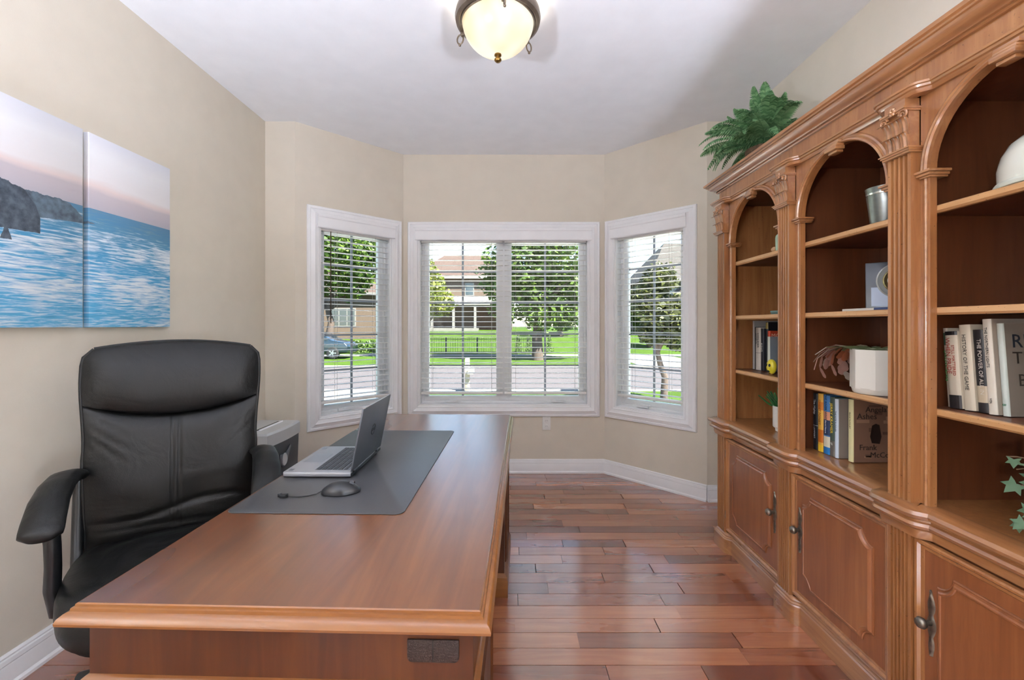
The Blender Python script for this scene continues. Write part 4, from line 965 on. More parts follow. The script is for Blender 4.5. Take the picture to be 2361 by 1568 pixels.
# near bay: white helmet and trailing ivy
hm = thing('white_helmet', 'glossy white helmet on the top shelf of the near bay', 'helmet', (1.39, 1.085, 1.622))
Mh = Matrix.Translation((1.39, 1.085, 1.6225))
hp = [(.122, 0), (.126, .02), (.127, .05), (.120, .085), (.105, .115), (.080, .138), (.045, .150), (.0, .154)]
obj('helmet_shell', MB().lathe(hp, 40, Mh @ Matrix.Diagonal((1.05, .95, 1, 1)), True), plain('helmet_gloss', '#d9d9cc', .12, coat=.6, coat_r=.05), hm, smooth=60)
obj('helmet_rim', MB().lathe([(.124, .0), (.131, .002), (.133, .010), (.129, .016), (.124, .014)], 40, Mh @ Matrix.Diagonal((1.05, .95, 1, 1)), False), plain('helmet_rim', '#c9cbbd', .3), hm, smooth=60)
for k in range(3):
    a0 = R(218 + 4 * k); arc = [(.129 * 1.05 * math.cos(a0 + t), .129 * .95 * math.sin(a0 + t), .030 + .009 * k) for t in [R(16) * i / 6 for i in range(7)]]
    obj('blue_stripe', MB().tube(arc, .0022, 6, Mh), plain('navy_print', '#2a2f55', .3), hm)
iv = thing('ivy_plant', 'trailing green ivy in a brown pot on the deck of the near bay', 'plant', (1.40, 1.0, .7378))
Mi = Matrix.Translation((1.40, 1.0, .7378))
obj('pot', MB().lathe([(0, 0), (.045, 0), (.06, .10), (.064, .10), (.064, .115), (.056, .115), (.05, .09), (0, .09)], 24, Mi, False), plain('brown_pot', '#5a3a28', .5), iv, smooth=35)
def ivy_leaf():
    o_ = [(0, 0), (.010, -.006), (.026, -.012), (.018, .006), (.030, .024), (.013, .022), (0, .046), (-.013, .022), (-.030, .024), (-.018, .006), (-.026, -.012), (-.010, -.006)]
    mb = MB(); n_ = len(o_)
    mb.add([(x_, y_, -abs(x_) * .25) for x_, y_ in o_] + [(0, .012, .004)], [(i, (i + 1) % n_, n_) for i in range(n_)]); return mb
iml = mk_mesh('ivy_leaf', ivy_leaf(), leafmat('ivy_green', '#3f5f44', '#6f8f6c'), 80)
r = random.Random(21); vines = []
for (dx, dy, dz, ln) in ((-.10, .12, .02, 6), (-.13, .08, -.06, 7), (-.11, .14, .09, 5), (-.06, .16, .05, 5), (.02, -.12, .03, 5), (-.12, 0, .03, 5), (-.09, .11, -.05, 6)):
    p0 = Vector((0, 0, .10)); p3 = Vector((dx, dy, .10 + dz)); md = Vector((dx * .6, dy * .6, .16 + max(0, dz) * .6))
    pts_ = [(1 - t) ** 2 * p0 + 2 * t * (1 - t) * md + t * t * p3 for t in [i / 8 for i in range(9)]]
    obj('vine', MB().tube(pts_, .0016, 5, Mi), plain('ivy_stem', '#6a5440', .7), iv)
    for k in range(ln):
        c = Mi @ pts_[min(8, 3 + k)]; c = c + Vector((r.uniform(-.012, .0), r.uniform(-.02, .02), r.uniform(-.012, .012)))
        nrm = Vector((-.75 + r.uniform(-.2, .2), -.55 + r.uniform(-.3, .3), .3 + r.uniform(-.2, .2))).normalized(); dn = Vector((r.uniform(-.3, .2), r.uniform(-.7, .7), -1)); yv = (dn - nrm * dn.dot(nrm)).normalized(); xv = yv.cross(nrm)
        place(iml, 'ivy_leaf', frame(c, xv, yv, nrm) @ Matrix.Scale(r.uniform(.5, .8), 4), iv)

# fern on top of the bookcase
fx, fy, fz = 1.385, 2.37, 2.0965
fe_ = thing('boston_fern', 'bushy green fern in a basket on top of the bookcase', 'plant', (fx, fy, fz))
Mf = Matrix.Translation((fx, fy, fz))
bs = MB().lathe([(0, 0), (.075, 0), (.09, .04), (.098, .10), (.104, .11), (.104, .125), (.094, .125), (.09, .10), (0, .10)], 28, Mf, False)
obj('basket', bs, plain('woven_basket', '#5c4630', .8, var=.3, scale=60, bmp=.8, bscale=120), fe_, smooth=35)
def frond(L, droop, seed):
    r = random.Random(seed); mb = MB(); n_ = 26; pts_ = []
    for i in range(n_ + 1):
        t = i / n_; pts_.append(Vector((L * (t - .18 * t ** 3), 0, L * (.62 * t - droop * t * t))))
    mb.tube(pts_, [.0028 * (1 - .75 * i / n_) for i in range(n_ + 1)], 5)
    for i in range(2, n_):
        t = i / n_; d = (pts_[i + 1] - pts_[i - 1]).normalized(); ln = .047 * math.sin(PI * min(1, .16 + .84 * t)) ** .7 * (L / .34)
        up = Vector((0, 1, 0)).cross(d) * -1
        for s in (-1, 1):
            a = (d * .42 + Vector((0, s, 0))).normalized(); b_ = d; p = pts_[i]; wd = .0085
            tip = p + a * ln + Vector((0, 0, -ln * .35))
            md = p + a * ln * .5 + up * .004
            mb.add([p - b_ * wd * .6, p + b_ * wd * .6, md + b_ * wd * .75, tip, md - b_ * wd * .75], [(0, 1, 2, 4), (4, 2, 3)])
    return mb
fmesh = [mk_mesh('frond', frond(L, dr, i), M_['fern'], 80) for i, (L, dr) in enumerate([(.38, .80), (.36, .48), (.34, .86), (.40, .62), (.32, .25)])]
r = random.Random(9)
for k in range(72):
    a = 2 * PI * (k * .618034) + r.uniform(-.15, .15); m = fmesh[k % 5]; tilt = r.uniform(-.45, .12) if k % 5 != 4 else -.62
    s = r.uniform(.80, 1.10)
    if math.cos(a) > .25: s *= .52; tilt -= .38
    if math.sin(a) > .55 and math.cos(a) < .3: s *= 1.0; tilt += .10
    Mx_ = Mf @ Matrix.Translation((.03 * math.cos(a), .03 * math.sin(a), .135)) @ Matrix.Rotation(a, 4, 'Z') @ Matrix.Rotation(tilt, 4, 'Y') @ Matrix.Rotation(r.uniform(-.4, .4), 4, 'X') @ Matrix.Scale(s, 4)
    place(m, 'frond', Mx_, fe_)
# ------------------------------------------------------------------ desk
M_['desk'] = wood('desk_top_wood', ['#4f2b15', '#68391a', '#834e25'], 'Y', 0.30, 1.0, 0.45, coat_r=0.22, cior=1.9)
M_['deske'] = wood('desk_edge_wood', ['#613816', '#77471c', '#8c5a27'], 'X', 0.34, 0.6, 0.8)
M_['deskv'] = wood('desk_body_wood', ['#341804', '#462006', '#582e0c'], 'Z', 0.42, 0.15, 0.8)
DM = Matrix.Translation((-0.400, 1.649, 0)) @ Matrix.Rotation(R(-1.7), 4, 'Z')
dk = thing('office_desk', 'large brown wooden executive desk with moulded top edge', 'desk', (0, 0, 0))
HU, HV = 0.37, 0.855
obj('desk_top', MB().box((-HU, -HV, 0.735), (HU, HV, 0.760)), M_['desk'], dk)
EP = [(0.0, 0.7602), (0.0025, 0.7585), (0.003, 0.7545), (0.007, 0.7535), (0.008, 0.7485), (0.014, 0.7465), (0.020, 0.741), (0.023, 0.734), (0.022, 0.729), (0.016, 0.727), (0.010, 0.722), (-0.03, 0.722), (-0.03, 0.735), (0.0, 0.735)]
obj('top_edge_moulding', MB().sweep([(-HU, -HV), (HU, -HV), (HU, HV), (-HU, HV)], EP, True), M_['deske'], dk, smooth=30)
BU, BV = 0.358, 0.845
obj('apron', MB().box((BU - 0.13, -BV + .42, 0.61), (BU - 0.11, BV - .42, 0.722)), M_['deskv'], dk)
obj('modesty_panel', MB().box((BU - 0.12, -BV + .42, 0.12), (BU - 0.10, BV - .42, 0.62)), M_['deskv'], dk)
obj('centre_drawer', MB().box((-BU + 0.01, -BV + .43, 0.63), (-BU + 0.30, BV - .43, 0.715)), M_['deskv'], dk, bevel=.003)
for s in (-1, 1):
    va, vb = sorted((s * BV, s * (BV - 0.425)))
    pd = obj('pedestal', MB().box((-BU, va, 0.05), (BU, vb, 0.735)), M_['deskv'], dk)
    ring4 = [(-BU, va), (BU, va), (BU, vb), (-BU, vb)]
    obj('waist_ledge', MB().sweep(ring4, [(0, 0.593), (0.004, 0.595), (0.007, 0.603), (0.011, 0.609), (0.011, 0.615), (0.006, 0.619), (0, 0.622), (-.01, .622), (-.01, .593)], True), M_['deske'], pd, smooth=30)
    obj('base_moulding', MB().sweep(ring4, [(0, 0.0), (0.018, 0.0), (0.018, 0.075), (0.014, 0.082), (0.014, 0.088), (0.006, 0.100), (0, 0.104), (-.02, .104), (-.02, 0)], True), M_['deske'], pd, smooth=30)
    # raised panels on the end and on the visitor side
    for Mx, w_, h_ in ((frame((0, va if s < 0 else vb, 0.12), (s * -1 if s < 0 else -1, 0, 0), (0, 0, 1), (0, s, 0)), 2 * BU, 0.46), (frame((BU, (va + vb) / 2, 0.12), (0, 1, 0), (0, 0, 1), (1, 0, 0)), .425, 0.46)):
        a_, b_ = w_ / 2 - .07, h_
        obj('side_panel', MB().rings([[(-a_ + i, i, z_), (a_ - i, i, z_), (a_ - i, b_ - i, z_), (-a_ + i, b_ - i, z_)] for i, z_ in ((0, 0), (0, .006), (.012, .012), (.02, .006), (.035, .006))], True, True, Mx), M_['deskv'], pd)
    for k, (za, zb) in enumerate(((.115, .285), (.295, .445), (.455, .592))):
        d_ = obj('drawer', MB().box((-BU - .014, va + .02, za), (-BU + .02, vb - .02, zb)), M_['deskv'], pd, bevel=.005)
        obj('drawer_knob', MB().lathe([(0, 0), (.006, 0), (.005, .012), (.012, .018), (.010, .026), (0, .028)], 14, frame((-BU - .014, (va + vb) / 2, (za + zb) / 2), (0, 1, 0), (0, 0, 1), (-1, 0, 0)), False), M_['pewter'], d_, smooth=50)
cp_ = MB()
rr_ = .009; uu0, uu1, zz0, zz1 = .238, .332, .659, .700
poly = [(uu1, zz1), (uu0, zz1)] + [(uu0 + rr_ - rr_ * math.cos(t), zz0 + rr_ - rr_ * math.sin(t)) for t in [PI / 2 * i / 5 for i in range(6)]] + [(uu1 - rr_ + rr_ * math.sin(t), zz0 + rr_ - rr_ * math.cos(t)) for t in [PI / 2 * i / 5 for i in range(6)]]
cp_.prism(poly, 0, .004, frame((0, -BV, 0), (1, 0, 0), (0, 0, 1), (0, -1, 0)))
port = obj('cable_port', cp_, plain('dark_plastic_port', '#2a1a14', .6, bmp=.5, bscale=400), dk, bevel=.001)
obj('port_divider', MB().box(((uu0 + uu1) / 2 - .001, -BV - .0048, zz0 + .002), ((uu0 + uu1) / 2 + .001, -BV - .0035, zz1)), M_['dark'], port)
move(dk, DM)

# desk mat, laptop, mouse
DT = 0.7605
mm_ = MB(); mw, ml, rc = .243, .466, .022
pol = []
for sx, sy, a0 in ((1, 1, 0), (-1, 1, 90), (-1, -1, 180), (1, -1, 270)):
    for k in range(7): a = R(a0 + 15 * k); pol.append((sx * (mw - rc) + rc * math.cos(a), sy * (ml - rc) + rc * math.sin(a)))
mm_.prism(pol, DT, DT + .0022)
mt = obj('desk_mat', mm_, plain('dark_leather_mat', '#454547', .36, var=.06, scale=4, bmp=.06, bscale=300), bevel=.0006); tag(mt, 'large dark grey leather desk mat under the laptop', 'desk mat')
move(mt, Matrix.Translation((-.522, 1.647, 0)) @ Matrix.Rotation(R(-1.2), 4, 'Z'))
M_['alu'] = plain('laptop_silver', '#a9acb2', .38, .55, .04, 20)
M_['lid'] = plain('laptop_lid_grey', '#62666d', .42, .5, .05, 14)
M_['key'] = plain('laptop_key', '#2a2c30', .5)
M_['blackp'] = plain('black_plastic', '#17181a', .35)
lt = thing('laptop', 'open silver laptop with dark keys on the desk mat', 'laptop', (0, 0, 0))
# local: x from user side (0) to hinge (.228); y width (-.158 .. .158)
Z_ = .006
base = obj('laptop_base', MB().prism([(0.004, -.158), (.228, -.158), (.228, .158), (0.004, .158), (0, .150), (0, -.150)], Z_, Z_ + .014), M_['alu'], lt, bevel=.003)
obj('base_underside', MB().box((.004, -.154, Z_ - .003), (.226, .154, Z_ + .001)), M_['blackp'], lt)
obj('keyboard_well', MB().box((.098, -.135, Z_ + .0135), (.215, .135, Z_ + .0144)), plain('keyboard_well', '#6f7278', .5, .3), base)
kmesh = {}
for rr in range(6):
    x_ = .104 + rr * .0185; ncol = 14 if rr else 9
    widths = [1] * 14
    if rr == 0: widths = [1, 1, 1, 1.2, 5.6, 1.2, 1, 1, 1]
    tot = sum(widths); yk = .132
    for wk in widths:
        L = .264 * wk / tot
        kk = (round(L, 4), rr == 5)
        if kk not in kmesh:
            dep = .010 if rr == 5 else .0150
            b_ = MB().rings([[(-dep / 2, -L / 2 + .0012, 0), (dep / 2, -L / 2 + .0012, 0), (dep / 2, L / 2 - .0012, 0), (-dep / 2, L / 2 - .0012, 0)], [(-dep / 2 + .001, -L / 2 + .002, .0018), (dep / 2 - .001, -L / 2 + .002, .0018), (dep / 2 - .001, L / 2 - .002, .0018), (-dep / 2 + .001, L / 2 - .002, .0018)]])
            kmesh[kk] = mk_mesh('key', b_, M_['key'], 20)
        place(kmesh[kk], 'key', Matrix.Translation((x_ + .004, yk - L / 2, Z_ + .0143)), base); yk -= L
obj('touchpad', MB().box((.018, -.052, Z_ + .0139), (.085, .052, Z_ + .0146)), plain('touchpad_grey', '#8f9298', .35, .4), base)
obj('sticker', MB().box((.012, .115, Z_ + .0139), (.028, .135, Z_ + .0145)), c2m('#8a8f98', .4), base)
obj('sticker', MB().box((.012, -.140, Z_ + .0139), (.026, -.122, Z_ + .0145)), c2m('#5f646c', .4), base)
tl = R(79)
Ml = frame((.226, 0, Z_ + .016), (math.cos(tl), 0, math.sin(tl)), (0, 1, 0), (-math.sin(tl), 0, math.cos(tl)))   # u up the lid, v width, w towards the user
ld = obj('laptop_lid', MB().box((0, -.158, -.006), (.212, .158, 0), Ml), M_['lid'], lt, bevel=.0025)
obj('screen', MB().box((.014, -.150, 0), (.206, .150, .0006), Ml), plain('dark_screen', '#0c0d10', .08), ld)
obj('lid_edge', MB().box((.2105, -.154, -.005), (.2130, .154, -.0005), Ml), plain('lid_edge_bright', '#c9ccd2', .25, .7), ld, bevel=.0008)
hb_ = MB(); 
for s in (-1, 1): hb_.tube([(.229, s * .10, Z_ + .013), (.229, s * .14, Z_ + .013)], .006, 10)
obj('hinge', hb_, M_['blackp'], lt, smooth=40)
obj('hinge_bar', MB().box((.224, -.156, Z_ + .002), (.231, .156, Z_ + .010)), M_['blackp'], lt)
Mo = Ml @ frame((.108, 0, -.0062), (0, -1, 0), (1, 0, 0), (0, 0, -1))
M_['logo'] = plain('logo_dark_chrome', '#2c2f36', .25, .6)
ringp = [(.019 * math.cos(t), .019 * math.sin(t), 0) for t in [2 * PI * i / 40 for i in range(41)]]
Mo = Ml @ frame((.108, 0, -.0064), (0, 1, 0), (1, 0, 0), (0, 0, -1)) 
Mo = Ml @ frame((.108, 0, -.0064), (0, -1, 0), (1, 0, 0), (0, 0, -1)) if Ml.to_3x3().determinant() < 0 else Ml @ frame((.108, 0, -.0064), (0, 1, 0), (1, 0, 0), (0, 0, -1))
lg = obj('logo', MB().tube(ringp, .0013, 6, Mo), M_['logo'], ld, smooth=50)
obj('logo_letters', text_mb('DELL', .0165, Mo, .0008), M_['logo'], lg)
move(lt, Matrix.Translation((-.755, 1.607, DT + .0022)) @ Matrix.Rotation(R(-.5), 4, 'Z'))

ms = thing('computer_mouse', 'black wired computer mouse on the desk mat', 'mouse', (0, 0, 0))
def mouse_body():
    rg = []
    for i in range(15):
        t = i / 14; x_ = -.055 + .11 * t; hw_ = .032 * math.sin(PI * (0.03 + .94 * t)) ** .45 * (1 - .08 * math.cos(2 * PI * t)); hh_ = .036 * math.sin(PI * (0.05 + .9 * t)) ** .7 * (1.02 - .25 * t)
        cs = []
        for k in range(17):
            a = PI * k / 16; cs.append((x_, hw_ * math.cos(a), .003 + hh_ * math.sin(a) ** .8))
        rg.append(cs)
    return MB().rings(rg)
obj('mouse_shell', mouse_body(), plain('mouse_black', '#232427', .3), ms, smooth=60)
obj('mouse_base', MB().lathe([(0, 0), (.030, 0), (.032, .004), (0, .005)], 28, Matrix.Diagonal((1.72, .98, 1, 1)), False), M_['blackp'], ms, smooth=40)
obj('scroll_wheel', MB().tube([(.030, -.004, .027), (.030, .004, .027)], .007, 14), plain('wheel_grey', '#5a5d62', .5), ms, smooth=40)
obj('button_seam', MB().box((.012, -.0006, .0275), (.040, .0006, .0312)), M_['dark'], ms)
move(ms, Matrix.Translation((-.512, 1.325, DT + .0022)) @ Matrix.Rotation(R(12), 4, 'Z'))
cb_ = thing('mouse_cable', 'short black mouse cable ending in a plug on the desk mat', 'cable', (0, 0, 0))
zz = DT + .0045
obj('cord', MB().tube([(-.566, 1.312, zz + .008), (-.578, 1.306, zz + .002), (-.60, 1.297, zz), (-.625, 1.290, zz), (-.648, 1.290, zz), (-.660, 1.293, zz + .002)], .0018, 7), M_['blackp'], cb_, smooth=60)
obj('plug', MB().box((-.676, 1.281, zz - .002), (-.657, 1.297, zz + .008)), M_['blackp'], cb_, bevel=.002)
obj('plug_tip', MB().box((-.683, 1.284, zz + .000), (-.675, 1.295, zz + .010)), plain('plug_metal', '#4a4c50', .3, .7), cb_, bevel=.001)

# ------------------------------------------------------------------ office chair
def leather():
    m, nt, b = mat_new('black_leather'); L = nt.links
    tc = N(nt, 'ShaderNodeTexCoord'); b.inputs['Base Color'].default_value = lin('#232222'); b.inputs['Roughness'].default_value = .44
    b.inputs['Specular IOR Level'].default_value = .32
    n1 = N(nt, 'ShaderNodeTexNoise', Scale=7.0, Detail=3.0, Distortion=1.5); L.new(tc.outputs['Object'], n1.inputs['Vector'])
    n2 = N(nt, 'ShaderNodeTexVoronoi', Scale=420.0); L.new(tc.outputs['Object'], n2.inputs['Vector'])
    rp = ramp(nt, [(.3, lin('#0c0c0c')), (.7, lin('#141413'))]); L.new(n1.outputs['Fac'], rp.inputs[0]); L.new(rp.outputs[0], b.inputs['Base Color'])
    a = N(nt, 'ShaderNodeMath', operation='MULTIPLY_ADD'); L.new(n2.outputs['Distance'], a.inputs[0]); a.inputs[1].default_value = .05; L.new(n1.outputs['Fac'], a.inputs[2])
    bump(nt, b, a.outputs[0], .35, .01); return m
M_['leather'] = leather()
M_['chairp'] = plain('chair_black_plastic', '#121315', .38)
M_['shell'] = plain('chair_shell_grey', '#5a6066', .45)
ch = thing('office_chair', 'black leather high back office chair behind the desk', 'chair', (0, 0, 0))
def hwid(v):
    b = lerp(.246, .258, sstep(v / .5)) if v < .5 else lerp(.256, .273, sstep((v - .5) / .38))
    return b - .030 * max(0, (v - .93) / .07) ** 2.2
def backpt(u, v):
    """centre surface of the back: x, y, z (v 0..1)"""
    z = .485 + .722 * v - .024 * v * u * u * (1 if v > .5 else v * 2)
    y = .205 + .10 * v + .035 * math.sin(PI * v) * -1 * .6 + .02 * max(0, v - .75)
    y -= .030 * u * u
    return u * hwid(v), y, z
def vs_seam(u): return .625 + .095 * u * u
def front_bulge(u, v):
    e = (1 - abs(u) ** 5)
    s = vs_seam(u)
    if v >= s:
        t = (v - s) / (1 - s); b = .056 * (max(0.0, math.sin(PI * (t * .90 + .06)))) ** .55
    else:
        t = v / s; b = .040 * max(0.0, 1 - abs(2 * t - 1) ** 7) ** .7
        b -= (.005 * math.exp(-((u - .04) / .016) ** 2) + .005 * math.exp(-((u + .04) / .016) ** 2)) * (t > .1)
        b += .010 * math.exp(-((u) / .02) ** 2) * 0
        # creases running down from the ends of the seam, folds above the seat
        for k in range(3):
            for sg in (-1, 1):
                lv = s - .03 - .05 * k - .16 * (1 - abs(u)) * (1 + .2 * k); b -= .0045 * math.exp(-((v - lv) / .010) ** 2) * max(0, min(1, (abs(u) - .45) * 3)) * (sg * u > 0)
        b -= .010 * math.exp(-((v - (.16 + .03 * u + .015 * math.sin(4 * u))) / .013) ** 2) + .006 * math.exp(-((v - (.085 - .02 * u)) / .012) ** 2)
        b += .004 * math.sin(7 * u + 3) * math.exp(-((v - .2) / .06) ** 2)
    return max(.004, b * e + .012)
def pad(v0f, v1f, nv, name, thick):
    rg = []; NU = 120
    for i in range(nv + 1):
        row = []; bk_ = []
        for k in range(NU + 1):
            u = -1 + 2 * k / NU; u = math.sin(u * PI / 2) * .5 + u * .5
            v = lerp(v0f(u), v1f(u), i / nv); x_, y_, z_ = backpt(u, v)
            row.append((x_, y_ - front_bulge(u, v), z_)); bk_.append((x_ * .985, y_ + thick * (1 - abs(u) ** 6), z_))
        rg.append(row + bk_[::-1])
    return obj(name, MB().rings(rg), M_['leather'], ch, smooth=75)
pad(lambda u: 0.0, lambda u: vs_seam(u) - .003, 46, 'back_cushion', .02)
pad(lambda u: vs_seam(u) + .003, lambda u: 1.0, 26, 'head_cushion', .02)
sh_ = []
for i in range(21):
    v = .02 + .97 * i / 20; row = []; b2 = []
    for k in range(17):
        u = -.985 + 1.97 * k / 16; x_, y_, z_ = backpt(u, v); row.append((x_, y_ + .018, z_)); b2.append((x_ * .98, y_ + .018 + .034 * (1 - abs(u) ** 8) * math.sin(PI * (.12 + .76 * i / 20)), z_))
    sh_.append(row + b2[::-1])
obj('back_shell', MB().rings(sh_), M_['shell'], ch, smooth=60)
for s in (-1, 1):
    pts_ = [backpt(s, .0 + i / 24) for i in range(25)]; obj('piping', MB().tube([(x_ * 1.0, y_ - .010, z_) for x_, y_, z_ in pts_], .0055, 8), M_['leather'], ch, smooth=60)
tp_ = [backpt(-1 + 2 * i / 24, 1.0) for i in range(25)]; obj('piping', MB().tube([(x_, y_ - .006, z_ + .001) for x_, y_, z_ in tp_], .0055, 8), M_['leather'], ch, smooth=60)
# seat
def seat_ring(s, z, wav=0.0):
    o_ = []
    for k in range(64):
        a = 2 * PI * k / 64; c_, s_ = math.cos(a), math.sin(a); n_ = 3.6
        x_ = .262 * s * abs(c_) ** (2 / n_) * (1 if c_ >= 0 else -1); y_ = -.03 + .265 * s * abs(s_) ** (2 / n_) * (1 if s_ >= 0 else -1)
        dz = -.042 * max(0, (-y_ - .16) / .13) ** 1.6 if y_ < -.16 else 0.0
        o_.append((x_ * (1 - .06 * max(0, -y_) / .26), y_, z + dz + wav * math.sin(3 * a + 9 * s) ))
    return o_
sr = [seat_ring(.93, .405), seat_ring(.99, .425), seat_ring(1.0, .455), seat_ring(.995, .49), seat_ring(.97, .512, .001)]
for k in range(1, 11): sr.append(seat_ring(.97 - .092 * k, .512 + .026 * math.sin(PI / 2 * k / 10) - .005 * math.exp(-((k - 3) / .7) ** 2), .0045 * math.sin(k * 2.1) * (k < 9)))
obj('seat_cushion', MB().rings(sr), M_['leather'], ch, smooth=75)
obj('seat_pan', MB().rings([seat_ring(.80, .385), seat_ring(.92, .395), seat_ring(.93, .412)]), M_['chairp'], ch, smooth=40)
for s in (-1, 1):
    cv = [(.262, .225, .735), (.272, .17, .765), (.280, .10, .778), (.283, .03, .770), (.281, -.05, .748), (.276, -.115, .715), (.272, -.165, .680)]
    pts_ = []
    for i in range(len(cv) - 1):
        for j in range(4): pts_.append(Vector(cv[i]).lerp(Vector(cv[i + 1]), j / 4))
    pts_.append(Vector(cv[-1])); rg = []
    for i, p in enumerate(pts_):
        a_, b_ = pts_[max(0, i - 1)], pts_[min(len(pts_) - 1, i + 1)]; t_ = (b_ - a_).normalized(); sd = Vector((1, 0, 0)); up_ = sd.cross(t_).normalized()
        if up_.z < 0: up_ = -up_
        tt_ = i / (len(pts_) - 1); f_ = (min(1, .55 + tt_ * 2.2) * (1 - max(0, (tt_ - .93) / .07) ** 3 * .45)); wf_ = .86 + .18 * sstep(tt_)
        rg.append([(s * (p + sd * .046 * f_ * wf_ * math.cos(2 * PI * k / 20) + up_ * .021 * f_ * (math.sin(2 * PI * k / 20))).x, *(p + sd * .046 * f_ * wf_ * math.cos(2 * PI * k / 20) + up_ * .021 * f_ * math.sin(2 * PI * k / 20)).yz) for k in range(20)])
    am = obj('armrest', MB().rings(rg), M_['leather'], ch, smooth=70)
    sp_ = [(s * .262, -.115, .700), (s * .256, -.125, .65), (s * .258, -.11, .58), (s * .268, -.075, .50), (s * .262, -.06, .425), (s * .20, -.06, .395)]
    obj('arm_support', MB().tube(sp_, [.020, .019, .019, .02, .02, .018], 12), M_['chairp'], am, smooth=60)
    sb = [(s * .268, .205, .735), (s * .268, .19, .64), (s * .262, .15, .54), (s * .25, .08, .44), (s * .20, .05, .40)]
    obj('arm_support', MB().tube(sb, .016, 12), M_['chairp'], am, smooth=60)
obj('back_bracket', MB().tube([(0, .10, .385), (0, .24, .39), (0, .285, .45), (0, .29, .60)], [.02, .022, .02, .018], 10), M_['chairp'], ch, smooth=60)
obj('gas_lift', MB().lathe([(.03, .09), (.03, .22), (.02, .225), (.02, .385), (.05, .39)], 18), M_['chairp'], ch, smooth=40)
for k in range(5):
    a = R(72 * k + 219); ca, sa = math.cos(a), math.sin(a); Mb = frame((0, 0, 0), (ca, sa, 0), (-sa, ca, 0), (0, 0, 1))
    obj('base_leg', MB().tube([(.02, 0, .115), (.16, 0, .105), (.31, 0, .075)], [.032, .026, .018], 10, Mb), M_['chairp'], ch, smooth=60)
    cs = obj('caster', MB().tube([(.31, -.022, .027), (.31, -.006, .027)], .027, 18, Mb), M_['chairp'], ch, smooth=40)
    obj('caster_wheel', MB().tube([(.31, .006, .027), (.31, .022, .027)], .027, 18, Mb), M_['chairp'], cs, smooth=40)
    obj('caster_stem', MB().tube([(.31, 0, .03), (.31, 0, .08)], .008, 8, Mb), M_['chairp'], cs)
move(ch, Matrix.Translation((-1.150, 1.484, 0)) @ Matrix.Rotation(R(33), 4, 'Z'))

# ------------------------------------------------------------------ paper shredder
M_['silv'] = plain('silver_plastic', '#c3c4c4', .35, .25)
M_['shdark'] = plain('shredder_charcoal', '#2f3338', .4)
sd_ = thing('paper_shredder', 'paper shredder with silver top and charcoal bin by the left wall', 'shredder', (-1.56, 2.765, 0))
ya, yb, xa, xb = 2.565, 2.965, -1.70, -1.425
obj('bin', MB().rings([[(xa + .02, ya + .02, .012), (xb - .015, ya + .02, .012), (xb - .015, yb - .02, .012), (xa + .02, yb - .02, .012)], [(xa + .005, ya + .005, .56), (xb - .004, ya + .005, .56), (xb - .004, yb - .005, .56), (xa + .005, yb - .005, .56)]]), M_['shdark'], sd_, bevel=.004)
ft = MB()
for x_ in (xa + .05, xb - .05):
    for y_ in (ya + .05, yb - .05): ft.lathe([(.015, 0), (.015, .015)], 10, Matrix.Translation((x_, y_, 0)))
obj('feet', ft, M_['shdark'], sd_)
def head_ring(z, dx, inset):
    o_ = [(xa + inset, ya + inset, z)]
    for k in range(11): t = k / 10; o_.append((xb - inset + dx * math.sin(PI * t), lerp(ya + inset, yb - inset, t), z))
    o_.append((xa + inset, yb - inset, z)); return o_
hd_ = obj('cutter_head', MB().rings([head_ring(.548, .014, .0), head_ring(.618, .016, .0), head_ring(.630, .012, .008), head_ring(.634, .008, .03)]), M_['silv'], sd_, smooth=30)
obj('paper_slot', MB().box((-1.535, 2.64, .632), (-1.515, 2.89, .6365)), M_['dark'], hd_)
obj('slot_lip', MB().rings([[(-1.515, 2.63, .633), (-1.503, 2.63, .633), (-1.503, 2.90, .633), (-1.515, 2.90, .633)], [(-1.513, 2.635, .641), (-1.506, 2.635, .641), (-1.506, 2.895, .641), (-1.513, 2.895, .641)]]), plain('bright_lip', '#eef0f2', .2), hd_)
for y_ in (2.62, 2.66): obj('button', MB().lathe([(.007, .634), (.007, .637), (.005, .638)], 12, Matrix.Translation((-1.60, y_, 0))), M_['shdark'], hd_)
obj('indicator', MB().box((-1.66, 2.60, .633), (-1.63, 2.64, .6355)), M_['shdark'], hd_)
Mz = frame((xb - .0055, 2.765, .43), (0, 1, 0), (0, 0, 1), (1, 0, 0))
sh2 = [(-.075, .05), (-.062, -.02), (-.030, -.062), (0, -.072), (.035, -.055), (.075, .02), (.095, .095), (.03, .045), (-.03, .045)]
bd = obj('badge', MB().prism(sh2, 0, .006, Mz @ Matrix.Diagonal((.75, .75, 1, 1))), plain('badge_smoke', '#6f757d', .2, .3), sd_, bevel=.001)
obj('badge_disc', MB().lathe([(0, .004), (.034, .004), (.036, .008), (.032, .011), (.026, .009), (0, .009)], 28, Mz @ Matrix.Translation((-.004, -.004, 0)) @ Matrix.Diagonal((.85, 1.1, 1, 1)), False), M_['silv'], bd, smooth=35)

